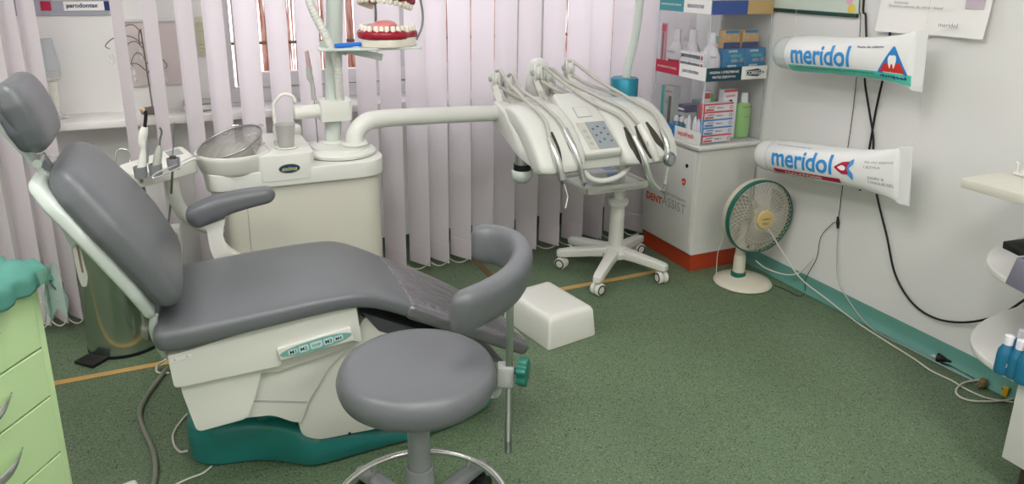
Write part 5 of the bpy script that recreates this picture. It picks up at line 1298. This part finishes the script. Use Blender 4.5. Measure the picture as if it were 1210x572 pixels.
# lower tube
ca, en = Xp(901, 182, TXw), Xp(1076, 209, TXw)
T2, strip, word, shape, ln, surf = big_tube('large inflated toothpaste tube with crimson band and fish emblem, lower of two', 2.36, ca, None, en, None, 0, 0, .074, None, 1)
strip(.135, .475, -.064, -.040, M['crimson'])
word('HALITOSIS', M['paper'], .20, .39, -.052, h=.013, bold=.02, cuts=3)
word('meridol', M['print_blue'], .135, .445, .013, h=.080, bold=.022, cuts=10)
word('Do codziennego stosowania, zel', M['navy'], .14, .32, .070, h=.008, cuts=3)
c0 = (.50, .006)
shape(rpoly([(c0[0]-.026, c0[1]), (c0[0]+.006, c0[1]+.016), (c0[0]+.034, c0[1]+.040), (c0[0]+.036, c0[1]+.018), (c0[0]+.016, c0[1]), (c0[0]+.036, c0[1]-.018), (c0[0]+.034, c0[1]-.044), (c0[0]+.006, c0[1]-.018)], .008, 3), mat('sky_print', (70, 150, 210), .4), .0008)
shape(rpoly([(c0[0]-.045, c0[1]), (c0[0]-.01, c0[1]+.022), (c0[0]+.022, c0[1]+.026), (c0[0]+.008, c0[1]), (c0[0]+.018, c0[1]-.022), (c0[0]-.01, c0[1]-.024)], .008, 3), M['crimson'], .0016)
shape(rpoly([(c0[0]-.03, c0[1]), (c0[0]-.01, c0[1]+.011), (c0[0]+.006, c0[1]+.004), (c0[0]+.004, c0[1]-.008), (c0[0]-.012, c0[1]-.010)], .006, 3), M['paper'], .0024)
word('ŻEL DO ZĘBÓW', M['ink_grey'], .575, .68, .034, h=.010, cuts=3)
word('I JĘZYKA', M['ink_grey'], .575, .635, .016, h=.010, cuts=3)
word('ZAHN- &', M['ink_grey'], .59, .65, -.018, h=.009, cuts=3)
word('TONGUE-GEL', M['ink_grey'], .59, .685, -.033, h=.009, cuts=3)
# hanging cords
def cordT(name, pts, r, m_, label, sm=6, cat='cord', loc=None, group=None):
    o = obj(name, tube(pts, r, 8, smooth=sm), M[m_], smooth=180, loc=tuple(loc or pts[0])); tag(o, label, cat, group); return o
cordT('hanging_thread', [Xp(943, 44, 2.37), Xp(941, 25, 2.42), Xp(943, -8, 2.49), V3((2.495, 2.47, 1.8))], .0007, 'cable_white', 'thin thread holding up the cap end of the upper inflated tube', 4, 'thread')
cordT('hanging_thread', [Xp(1094, 36, 2.37), Xp(1096, 22, 2.42), Xp(1101, -8, 2.485), V3((2.495, 1.84, 1.8))], .0007, 'cable_white', 'thin thread holding up the crimped end of the upper inflated tube', 4, 'thread')
cordT('hanging_thread', [Xp(905, 168, 2.37), Xp(910, 130, 2.44), Xp(917, 60, 2.49)], .0007, 'cable_white', 'thin thread holding up the cap end of the lower inflated tube', 4, 'thread')
cordT('hanging_thread', [Xp(1077, 172, 2.37), Xp(1087, 150, 2.42), Xp(1089, 108, 2.48)], .0007, 'cable_white', 'thin thread holding up the crimped end of the lower inflated tube', 4, 'thread')
# ================================================================== POSTERS
def poster(name, label, x, ya, yb, z0a, z0b, z1, m_, cat, curl=.012):
    T = thing(name, (x, (ya+yb)/2, z0a), label, cat); mb = MB(); vs = []; fs = []; n = 18; k = 10
    for s in (0, -.0008):
        for i in range(n+1):
            for j in range(k+1):
                u = i/n; v = j/k; y = ya+(yb-ya)*u; zz = z0a+(z0b-z0a)*u; z = zz+(z1-zz)*v
                c = curl*((1-v)**3)*(.3+.7*abs(math.sin(u*4.3+.6))); vs.append(V3((x-.002-c+s, y, z)))
    q = (n+1)*(k+1)
    for o_ in (0, q):
        for i in range(n):
            for j in range(k): a = o_+i*(k+1)+j; fs.append((a, a+1, a+k+2, a+k+1))
    mb.add(vs, fs); return T, obj('sheet', mb, m_, T, smooth=180)
T, s = poster('framed_notice', 'greenish framed notice with dark green lower edge above the cabinet', 2.497, 2.66, 2.15, 1.233, 1.229, 1.75, mat('pale_green_sheet', (206, 218, 204), .25), 'notice', 0)
obj('frame_edge', box(2.484, 2.499, 2.15, 2.66, 1.222, 1.238, .002), mat('green_edge', (20, 64, 52), .3), T)
for i, (y0, y1, z) in enumerate(((2.6, 2.3, 1.272), (2.58, 2.36, 1.292), (2.6, 2.31, 1.252))): obj('text_line', box(2.4945, 2.4955, y1, y0, z, z+.004), M['ink_grey'], T, smooth=0)
yb_ = Xp(1011, 12, 2.494)
obj('flower_print', lathe([(0, 0), (.02, 0), (.02, .0006), (0, .0006)], yb_+V3((0, .02, .004)), 18, axis=(-1, 0, 0)), mat('flower_yellow', (226, 206, 96), .5), T, smooth=0)
obj('flower_print', lathe([(0, 0), (.016, 0), (.016, .0006), (0, .0006)], yb_+V3((0, .035, .034)), 18, axis=(-1, 0, 0)), mat('flower_pink', (226, 170, 190), .5), T, smooth=0)
T, s = poster('paper_poster', 'white paper poster with curled lower edge pinned above the inflated tubes', 2.497, 2.045, 1.612, 1.180, 1.186, 1.75, M['paper'], 'poster', .03)
def ptext(t, px, w, m_='ink_grey'):
    c = Xp(*px, 2.462); text_on('lettering', t, M[m_], T, c, Yd, Zu, w=w)
c = Xp(1092, 7, 2.47)
c = Xp(1066, 3, 2.478); text_on('lettering', 'Szczoteczka', M['ink_grey'], T, c, Yd, Zu, w=.06, lift=.004)
c = Xp(1082, 8, 2.474); text_on('lettering', 'Skuteczna ochrona dla zebow i dziasel', M['ink_grey'], T, c, Yd, Zu, w=.22, lift=.004)
c = Xp(1122, 30, 2.462); text_on('lettering', 'meridol', M['ink_grey'], T, c, Yd, Zu, w=.07, lift=.008)
c = Xp(1152, 3, 2.478); obj('photo_print', box(c.x-.003, c.x-.002, c.y-.035, c.y+.03, c.z-.022, c.z+.06), mat('photo_rose', (196, 180, 192), .5), T, smooth=0)
# ================================================================== CABLES ON THE RIGHT WALL
cordT('black_cable', [V3((2.492, 2.13, 2.3)), Xp(1023, -20, 2.492), Xp(1023, 20, 2.492), Xp(1024, 60, 2.49), Xp(1022, 95, 2.488), Xp(1027, 130, 2.488), Xp(1032, 165, 2.487), Xp(1031, 200, 2.488), Xp(1037, 235, 2.487), Xp(1048, 280, 2.486), Xp(1058, 325, 2.485), Xp(1078, 358, 2.484), Xp(1105, 376, 2.482), Xp(1140, 381, 2.48), Xp(1180, 373, 2.47), Xp(1208, 356, 2.45), Xp(1230, 340, 2.42)], .0042, 'cable_black', 'thick black cable looping down the white wall towards the corner shelves', 6, 'cable', loc=(2.49, 1.9, .6))
cordT('black_cable', [V3((2.492, 2.0, 2.3)), Xp(1056, -20, 2.492), Xp(1052, 35, 2.492), Xp(1046, 80, 2.490), Xp(1036, 125, 2.490), Xp(1029, 165, 2.491), Xp(1022, 205, 2.49), Xp(1016, 225, 2.491)], .0042, 'cable_black', 'thick black cable slanting down the wall behind both inflated tubes', 6, 'cable', loc=(2.49, 2.0, .8))
o = cordT('thin_cable', [V3((2.494, 2.16, 2.3)), Xp(1018, -20, 2.494), Xp(1017, 20, 2.494), Xp(1014, 70, 2.493), Xp(1008, 130, 2.493), Xp(1001, 180, 2.493), Xp(995, 225, 2.493), Xp(990, 260, 2.491), Xp(984, 264, 2.490), Xp(970, 280, 2.487), Xp(965, 305, 2.48), Xp(952, 330, 2.465), Zp(951, 345, .004), Zp(944, 350, .004), Zp(930, 343, .004), Zp(915, 337, .004)], .0015, 'cable_black', 'thin black cable running down the wall to the floor behind the fan', 6, 'cable', loc=(2.49, 2.1, .5))
o = cordT('thin_cable', [Xp(990, 258, 2.489), Xp(990, 262, 2.488), Xp(990.5, 275, 2.488), Xp(989, 300, 2.485), Xp(990, 330, 2.48), Xp(1002, 354, 2.462), Zp(1030, 388, .004), Zp(1075, 412, .004), Zp(1112, 431, .004), Zp(1150, 450, .004)], .0022, 'lgrey', 'thin grey cable dropping from the black connector to the skirting', 6, 'cable', loc=(2.49, 2.1, .3))
o = obj('cable_connector', tube([Xp(990, 256, 2.488), Xp(990, 263, 2.488), Xp(990, 270, 2.488)], [.004, .0075, .005], 12), M['black'], smooth=60, loc=tuple(Xp(990, 262, 2.488))); tag(o, 'small black inline cable connector hanging on the white wall right of the fan', 'connector')
# white fan lead over the floor
cordT('white_cable', [Zp(893, 322, .02), Xp(907, 270, 2.27), Xp(915, 282, 2.31), Xp(928, 304, 2.36), Xp(947, 330, 2.40), Xp(975, 352, 2.445), Zp(1010, 379, .004), Zp(1045, 402, .004), Zp(1080, 424, .004), Zp(1100, 438, .004), Zp(1125, 450, .004), Zp(1140, 459, .004), Zp(1165, 470, .004), Zp(1200, 476, .004)][1:], .0032, 'cable_white', 'long white cable running across the floor from the fan to the shelves', 6, 'cable', loc=tuple(Zp(1045, 401, 0)))
cordT('white_cable', [Xp(893, 308, 2.33), Xp(905, 317, 2.40), Xp(925, 324, 2.43), Xp(940, 324, 2.45), Xp(950, 318, 2.47), Xp(962, 305, 2.48)], .003, 'cable_white', 'short white cable sagging behind the fan base at the skirting', 6, 'cable', loc=tuple(Zp(925, 326, 0)))
cordT('white_cable', [Zp(1200, 471, .006), Zp(1180, 474, .006), Zp(1150, 474, .006), Zp(1133, 468, .008), Zp(1130, 460, .010), Zp(1140, 452, .012), Zp(1158, 449, .012), Zp(1180, 447, .012)], .0034, 'cable_white', 'white cable looping on the floor under the lower corner shelf', 6, 'cable', loc=tuple(Zp(1150, 474, 0)))
cordT('thin_cable', [Xp(862, 318, 2.2), Zp(846, 330, .004), Xp(848, 300, 2.19), Xp(853, 285, 2.2), Xp(854, 270, 2.21)][1:], .0016, 'cable_white', 'thin white lead hanging from the fan guard beside the orange plinth', 6, 'cable', loc=tuple(Zp(846, 330, 0)))
p = Zp(1106, 427, 0)
cordT('black_cable', [Zp(1112, 429, .014), Zp(1122, 432, .008), Zp(1135, 439, .006), Zp(1152, 448, .006)], .003, 'cable_black', 'short black cord running from the black plug to under the corner shelf', 6, 'cable', loc=tuple(Zp(1122, 432, 0)))
pl = thing('black_plug', p, 'black mains plug lying on the floor against the teal skirting', 'plug')
obj('plug_body', lathe([(0, 0), (.017, 0), (.018, .006), (.013, .02), (.006, .035), (.004, .05), (0, .05)], p+V3((0, 0, .018)), 18, axis=(.35, -.9, 0)), M['black'], pl)
for s in (-1, 1): obj('pin', tube([p+V3((s*.006, .0, .018)), p+V3((s*.006-.006, .018, .018))], .002, 8), M['chrome'], pl)
p = Zp(1160, 458, 0)
pl = thing('amber_plug', p, 'translucent amber brown plug lying on the floor under the lower corner shelf', 'plug')
obj('plug_body', box(-.016, .022, -.012, .012, .004, .03, .006, 3, M=frame(p, (.9, .2, 0), (-.2, .9, 0))), M['amber'], pl)
for s in (-1, 1): obj('pin', tube([p+V3((-.014, s*.006, .016)), p+V3((-.034, s*.006-.003, .016))], .0022, 8), M['chrome'], pl)
p = Zp(1187, 468, 0)
pl = thing('yellow_plug', p, 'small yellow plug standing on the floor beside the amber plug', 'plug')
obj('plug_body', box(-.01, .01, -.01, .01, .0, .035, .004, 2, M=frame(p, (.9, .2, 0), (-.2, .9, 0))), M['yellow'], pl)
obj('pin', tube([p+V3((-.008, 0, .028)), p+V3((-.02, .006, .034))], .002, 8), M['chrome'], pl)
# ================================================================== CABINET + CORNER SHELVES + WORKTOP
wt = .80
o = thing('worktop', (2.3, .7, wt), 'pale cream worktop with rounded edge fixed to the white wall at far right', 'worktop')
wc = Zp(1136, 210, wt+.03)
obj('slab', box(wc.x, 2.499, -.6, wc.y, wt, wt+.03, .004, 2), mat('worktop_laminate', (206, 203, 190), .35), o)
rk = thing('wire_rack', Zp(1212, 206, wt+.03), 'small white rack with upright prongs standing on the worktop', 'rack')
rp = Zp(1212, 207, wt+.031)
mb = MB()
obj('rack_base', box(rp.x-.03, rp.x+.03, rp.y-.05, rp.y+.02, wt+.031, wt+.041, .002), M['cabwhite'], rk)
for k in range(4): obj('prong', tube([rp+V3((-.026, -.045+.019*k, .008)), rp+V3((-.026, -.045+.019*k, .034)), rp+V3((-.026, -.039+.019*k, .038))], .003, 8), M['cabwhite'], rk)
px_e = Zp(1183, 540, .10)
FXc, YCe = px_e.x, px_e.y
print('cab corner', FXc, YCe, wc)
UC = thing('base_cabinet', (2.2, .3, 0), 'white base cabinet with rounded open corner shelves along the right wall', 'cabinet')
obj('carcass', box(FXc, 2.495, -.6, YCe, .10, .795, .003, 2), M['cabwhite'], UC)
obj('plinth', box(FXc+.05, 2.495, -.6, YCe-.03, 0, .10), M['dark'], UC)
def qshelf(z, name, R, th=.022):
    pts = [(2.495, YCe)]; n = 22
    cxy = (2.495, YCe)
    for k in range(n+1):
        a = PI/2+PI/2*k/n; co, si = math.cos(a), math.sin(a); e = 2.6
        pts.append((cxy[0]+math.copysign(abs(co)**(2/e), co)*(2.495-FXc-.01), cxy[1]+abs(si)**(2/e)*R))
    q = obj(name, prism(pts, z-th, z, 'z', .005, 2), M['cabwhite'], UC, smooth=50)
    return q
qshelf(.345, 'corner_shelf', .29); qshelf(.60, 'corner_shelf', .29)
qshelf(.3465, 'shelf_rim', .285, .001) if False else None
# bottles on the lower corner shelf
BP = [(0, 0), (.0205, 0), (.0225, .004), (.0225, .05), (.021, .068), (.0105, .088), (0, .088)]
BCp = [(0, .086), (.0115, .086), (.0115, .112), (.009, .114), (0, .114)]
spots = [((1184, 440), 'blue bottle with white cap on the lower corner shelf, leftmost of four'), ((1198, 446), 'blue bottle with white cap, nearest one on the lower corner shelf'), ((1200, 433), 'blue bottle with white cap behind the leftmost pair on the corner shelf'), ((1208, 452), 'blue bottle with white cap at the photo edge, hard against the cabinet side')]
for (px, lab) in spots:
    p = Zp(*px, .345); bottle('hand_gel_bottle', lab, 'bottle', tuple(p), BP, M['bottle_blue'], M['cardboard'], BCp, .9, 'blue bottles on the lower corner shelf', -.5, M['bottle_blue'], (.012, .06), [('gel', .035, .018)], M['lgrey'])
# dark terminal and tilted tablet on the upper shelf
p = Zp(1213, 338, .60)
td = thing('card_terminal', p, 'small black device lying on the grey stand on the upper corner shelf', 'device')
q = Zp(1197, 300, .68)
obj('device_body', box(.0, .12, -.02, .04, .0, .022, .004, 2, M=frame(q, (.93, -.3, .1), (.3, .93, 0))), M['black'], td)
text_on('lettering', 'SONY', M['lgrey'], td, q+V3((.016, -.026, .012)), (.93, -.3, .1), (0, 0, 1), w=.02)
ts = thing('tilted_stand', p, 'grey slanted plastic stand on the upper corner shelf below the black device', 'stand')
a, b = Zp(1204, 344, .602), Yp(1197, 312, Zp(1204, 344, .602).y+.02)
mb = MB(); prism([(0, 0), (.10, 0), (.10, .075), (.02, .075)], -.03, .05, 'y', .003, 2, mb, 0, frame(a, (.95, -.3, 0), (.3, .95, 0)))
obj('stand_body', mb, mat('stand_purple', (110, 108, 120), .3), ts)
# grey cable from the shelf
cordT('thin_cable', [Xp(1222, 352, 2.44), Xp(1206, 366, 2.46), Xp(1196, 385, 2.46), Xp(1194, 405, 2.46)], .003, 'lgrey', 'grey cable drooping between the two rounded corner shelves', 6, 'cable')
# ================================================================== GREEN DRAWER CABINET (front left)
u = V3((math.sin(math.radians(32)), math.cos(math.radians(32)), 0)); nrm = V3((u.y, -u.x, 0))
GZ = .80
ge = Zp(33, 322, GZ)            # far upper corner of the drawer face
E0 = V3((ge.x, ge.y, 0))
# local frame: x towards camera along the face (-u), y into the cabinet (-nrm), z up
GM = frame(E0, -u, -nrm)
if (GM.to_3x3() @ V3((0, 0, 1))).z < 0:   # keep z up
    GM = Matrix(((-u.x, -nrm.x, 0, E0.x), (-u.y, -nrm.y, 0, E0.y), (0, 0, 1, 0), (0, 0, 0, 1)))
GC = thing('drawer_cabinet', E0+(-u)*.25+(-nrm)*.22, 'pale green laminate drawer cabinet with chrome handles in the left foreground', 'cabinet')
obj('carcass', box(.0, .55, .019, .45, .06, GZ-.012, .001, M=GM), M['green_in'], GC)
obj('side_board', box(-.016, .0, .0, .45, .0, GZ-.006, .001, M=GM), M['green_lam'], GC)
obj('top_board', box(-.018, .56, -.004, .46, GZ-.018, GZ, .003, 2, M=GM), M['green_lam'], GC)
# drawer seams from the photograph's lines on the corner edge
def edge_z(px, py):
    best = min((abs((lambda q: q)(0)), 0) for _ in (0,))
    # vertical line through E0: find z whose projection has this row
    lo, hi = 0., 1.
    for _ in range(40):
        z = (lo+hi)/2; v = V3((E0.x, E0.y, z))-CAM; row = CY-F*(v.dot(upv))/(v.dot(fwd))
        if row > py: lo = z
        else: hi = z
    return (lo+hi)/2
seams = [GZ-.018, edge_z(52, 410), edge_z(62, 467), edge_z(74, 533)]
print('green', E0, seams)
dz = seams[2]-seams[3]
zs = [seams[0]]+[seams[1]+ (0)]+seams[2:]
while zs[-1] > .2: zs.append(zs[-1]-dz*1.02)
if seams[0]-seams[1] > 1.6*dz: zs.insert(1, (seams[0]+seams[1])/2)
for i in range(len(zs)-1):
    z1, z0 = zs[i]-.002, zs[i+1]+.002
    d = obj('drawer', box(.002, .548, -.003, .017, z0, z1, .0015, 1, M=GM), M['green_lam'], GC)
    zc = (z0+z1)/2+.008; hw = .085; pts = []; xc = .178
    mb = MB(); st = []
    for k in range(15):
        f = k/14; x = xc-hw+2*hw*f; bow = math.sin(f*PI)
        st.append((GM @ V3((x, -.003-.030*bow, zc-.006*bow)), (GM.to_3x3() @ V3((0, 0, 1))), (GM.to_3x3() @ V3((0, 1, 0))), .002+.009*bow, .0018+.002*bow, 2.2))
    obj('handle', loft(st, 14), M['chrome'], d, smooth=180)
# draped teal cloth on the cabinet top
CL = thing('teal_cloth', GM @ V3((.25, .2, GZ)), 'crumpled teal cloth draped over the top of the green drawer cabinet', 'cloth')
nx, ny = 46, 40; vs = []; fs = []
def cz(x, y):
    w = .006*math.sin(x*38+y*21)+.005*math.sin(x*71-y*47+1)+.004*math.sin(y*90+x*12)
    return w
for i in range(nx+1):
    for j in range(ny+1):
        s = -.075+.62*i/nx; t = -.10+.5*j/ny     # s along the face from the far corner; t depth, negative hangs over the face
        x, y, z = s, t, GZ+.012+abs(cz(s, t))*1.3
        hang = 0
        if t < -.008:
            hang = (-.008-t); ragged = 1+.06*math.sin(s*70)+.04*math.sin(s*150+2)
            sl = max(.30, min(1.0, .42+s*1.1))
            y = -.012-.010*math.sin(s*60)**2*min(1, hang/.03)-.006; z = GZ+.008-hang*ragged*sl*.95
        if s < -.022:
            hs = (-.022-s); x = -.026-.006*math.sin(t*50)**2; z = min(z, GZ+.008)-hs*(.5+.05*math.sin(t*44))
        vs.append(GM @ V3((x, y, z)))
for i in range(nx):
    for j in range(ny): a = i*(ny+1)+j; fs.append((a, a+1, a+ny+2, a+ny+1))
mb = MB(); mb.add(vs, fs); o = obj('fabric', mb, M['cloth_teal'], CL, smooth=180)
s = o.modifiers.new('t', 'SOLIDIFY'); s.thickness = .0015
# sheer flap hanging past the corner
vs = []; fs = []; n1, n2 = 14, 14
for i in range(n1+1):
    for j in range(n2+1):
        a = i/n1; b = j/n2
        vs.append(GM @ V3((.012-.062*a-.003*math.sin(b*9), -.026-.008*math.sin(a*5+b*3), GZ+.010-.004*a-(.11+.012*math.sin(a*17))*b)))
for i in range(n1):
    for j in range(n2): q = i*(n2+1)+j; fs.append((q, q+1, q+n2+2, q+n2+1))
mb = MB(); mb.add(vs, fs); obj('sheer_flap', mb, M['cloth_green'], CL, smooth=180)
# ================================================================== JAW MODEL ON THE TRAY
JC = V3((.668, 2.60, TZ+.003))
JM = thing('jaw_model', JC, 'oversized open dental jaw model with red gums and white teeth on the tray', 'dental model')
jf = frame(JC, (.70, -.71, 0), (.71, .70, 0)) @ Matrix.Scale(1.26, 4)
def arch(t, a, b): return (a*math.cos(t), b*math.sin(t))
def jaw(zb, sgn, tilt, nb, ng):
    """horseshoe: opens towards +y; teeth point along sgn"""
    Mt = jf @ Matrix.Translation((0, .02, zb)) @ Matrix.Rotation(tilt, 4, 'X')
    a, b = .062, .062
    mb = MB(); pts = [(-.078, .055), (-.078, 0), (-.062, -.045), (-.03, -.072), (.03, -.072), (.062, -.045), (.078, 0), (.078, .055)]
    zz = (0, .024) if sgn > 0 else (-.024, 0)
    prism(rpoly(pts, .03, 6), zz[0], zz[1], 'z', .006, 3, mb, 0, Mt); base = obj('model_base', mb, M['plaster'], JM, smooth=50)
    st = []; N = 26
    for k in range(N+1):
        t = PI+PI*k/N; x, y = arch(t, .060, .060); e = .8 if k in (0, N) else 1
        tx = V3((-math.sin(t), math.cos(t), 0)); nn = V3((math.cos(t), math.sin(t), 0)); wob = .0025*math.sin(k*2.4)
        c = Mt @ V3((x, y, sgn*(.032+wob*.5))); R = Mt.to_3x3()
        st.append((c, R @ nn, R @ V3((0, 0, 1)), .019*e, (.013+wob*.5)*e, 3))
    # extend the arms backwards
    ex0, ex1 = [], []
    for q in (.05, .03): 
        ex0.append((Mt @ V3((-.060, q, sgn*.032)), Mt.to_3x3() @ V3((-1, 0, 0)), Mt.to_3x3() @ V3((0, 0, 1)), .018, .012, 3))
        ex1.append((Mt @ V3((.060, q, sgn*.032)), Mt.to_3x3() @ V3((1, 0, 0)), Mt.to_3x3() @ V3((0, 0, 1)), .018, .012, 3))
    obj('gum', loft(ex0+st+ex1[::-1], 20), M['gum'], JM, smooth=180)
    T_ = [(-.060, .044, 1.25), (-.060, .026, 1.25), (-.0605, .009, 1.1)]+[(.0605*math.cos(PI+a_), .0605*math.sin(PI+a_), s_) for a_, s_ in ((.16, 1), (.42, .95), (.68, .9), (.94, .85), (1.17, .85), (1.41, .95), (PI-1.41, .95), (PI-1.17, .85), (PI-.94, .85), (PI-.68, .9), (PI-.42, .95), (PI-.16, 1))]+[(.0605, .009, 1.1), (.060, .026, 1.25), (.060, .044, 1.25)]
    for x, y, s in T_:
        n_ = V3((x, min(y, 0), 0)).normalized() if y < 0 else V3((math.copysign(1, x), 0, 0)); tg = V3((-n_.y, n_.x, 0)); R = Mt.to_3x3(); ts = []
        for h, wa, wb in ((.034, .0055, .006), (.044, .0078, .0075), (.052, .0078, .0065), (.057, .0065, .0045), (.0585, .003, .002)):
            ts.append((Mt @ (V3((x, y, sgn*h))+n_*.004), R @ tg, R @ n_, wa*s, wb*(1.25 if s > 1 else .9), 2.8))
        obj('tooth', loft(ts, 12), M['tooth'], JM, smooth=180)
    return Mt
Ml = jaw(0, 1, 0, 0, 0)
Mu = jaw(.165, -1, math.radians(-13), 0, 0)
tg = []
for y, z, w, h in ((.05, .036, .012, .006), (.04, .044, .03, .014), (.01, .056, .033, .018), (-.02, .056, .030, .016), (-.036, .048, .020, .012), (-.043, .042, .006, .005)):
    tg.append((Ml @ V3((0, y, z)), jf.to_3x3() @ V3((1, 0, 0)), V3((0, 0, 1)), w, h, 2.3))
obj('tongue', loft(tg, 26), M['tongue'], JM, smooth=180)
for s in (-1, 1):
    hp = [jf @ V3((s*.072, .075, .015)), jf @ V3((s*.078, .098, .05)), jf @ V3((s*.078, .104, .09)), jf @ V3((s*.076, .09, .135)), jf @ V3((s*.070, .07, .15))]
    obj('spring_hinge', tube(hp, .004, 10, smooth=8), M['grey_pl'], JM, smooth=180)
# big blue toothbrush lying beside the model
a, b = Yp(396, 50, 2.585), Yp(424, 45, 2.60)
tb_ = thing('toothbrush', (a+b)/2, 'blue plastic toothbrush handle lying on the tray left of the jaw model', 'toothbrush')
a.z = TZ+.010; b.z = TZ+.012
st = []
dd = (b-a).normalized(); sd = V3((0, 0, 1)).cross(dd)
for f, w, h in ((-.02, .003, .003), (0, .007, .007), (.3, .009, .008), (.6, .010, .008), (1.0, .009, .007), (1.2, .008, .006)): st.append((a.lerp(b, f), sd, dd.cross(sd), w, h, 3))
obj('brush_handle', loft(st, 16), M['pen_blue'], tb_, smooth=60)
# ================================================================== CABLES ROUND THE TREATMENT CHAIR
P = [Zp(196, 437, .012), Zp(186, 450, .012), Zp(172, 470, .012), Zp(165, 488, .012), Zp(170, 508, .012), Zp(180, 530, .012), Zp(184, 555, .012), Zp(178, 585, .012)]
cordT('grey_hose', P, .0075, 'hose_dark', 'thick grey hose curving across the floor left of the treatment chair', 6, 'hose', loc=tuple(P[3]))
P = [Zp(228, 484, .01), Zp(216, 495, .006), Zp(205, 512, .006), Zp(206, 526, .006), Zp(213, 534, .008), Zp(221, 533, .03)]
cordT('white_cable', P, .0035, 'cable_white', 'white cable curling out of the left end of the teal chair base', 6, 'cable', loc=tuple(P[2]))
P = [Zp(250, 551, .004), Zp(240, 559, .004), Zp(222, 566, .004), Zp(200, 576, .004)]
cordT('white_cable', P, .0028, 'cable_white', 'thin white cable leaving under the front of the teal chair base', 6, 'cable', loc=tuple(P[2]))
P = [Zp(196, 425, .06), Zp(186, 432, .02), Zp(186, 440, .008), Zp(200, 441, .006)]
cordT('white_cable', P, .004, 'cable_white', 'short white cable loop on the floor strip under the backrest hinge', 6, 'cable', loc=tuple(P[2]))
P = [Zp(128, 404, .010), Zp(150, 402, .010), Zp(170, 395, .010), Zp(190, 386, .010)]
cordT('black_cable', P, .0045, 'cable_black', 'black cable on the floor running right from the bin pedal', 6, 'cable', loc=tuple(P[1]))
p = Zp(146, 590, 0)
wa = thing('white_adapter', p, 'white mains adapter on the floor at the bottom edge left of the chair base', 'adapter')
obj('adapter_body', box(-.045, .04, -.05, .03, .001, .032, .010, 3, M=frame(p, (.95, .2, 0), (-.2, .95, 0))), M['cabwhite'], wa)
# things lying beyond the leg rest: nothing
# ================================================================== RENDER SETTINGS THAT BELONG TO THE SCENE
vs_ = SC.view_settings; SC.display_settings.display_device = 'sRGB'
vs_.view_transform = 'Standard'; vs_.look = 'None'; vs_.gamma = 1; vs_.use_curve_mapping = False; vs_.exposure = EXPO
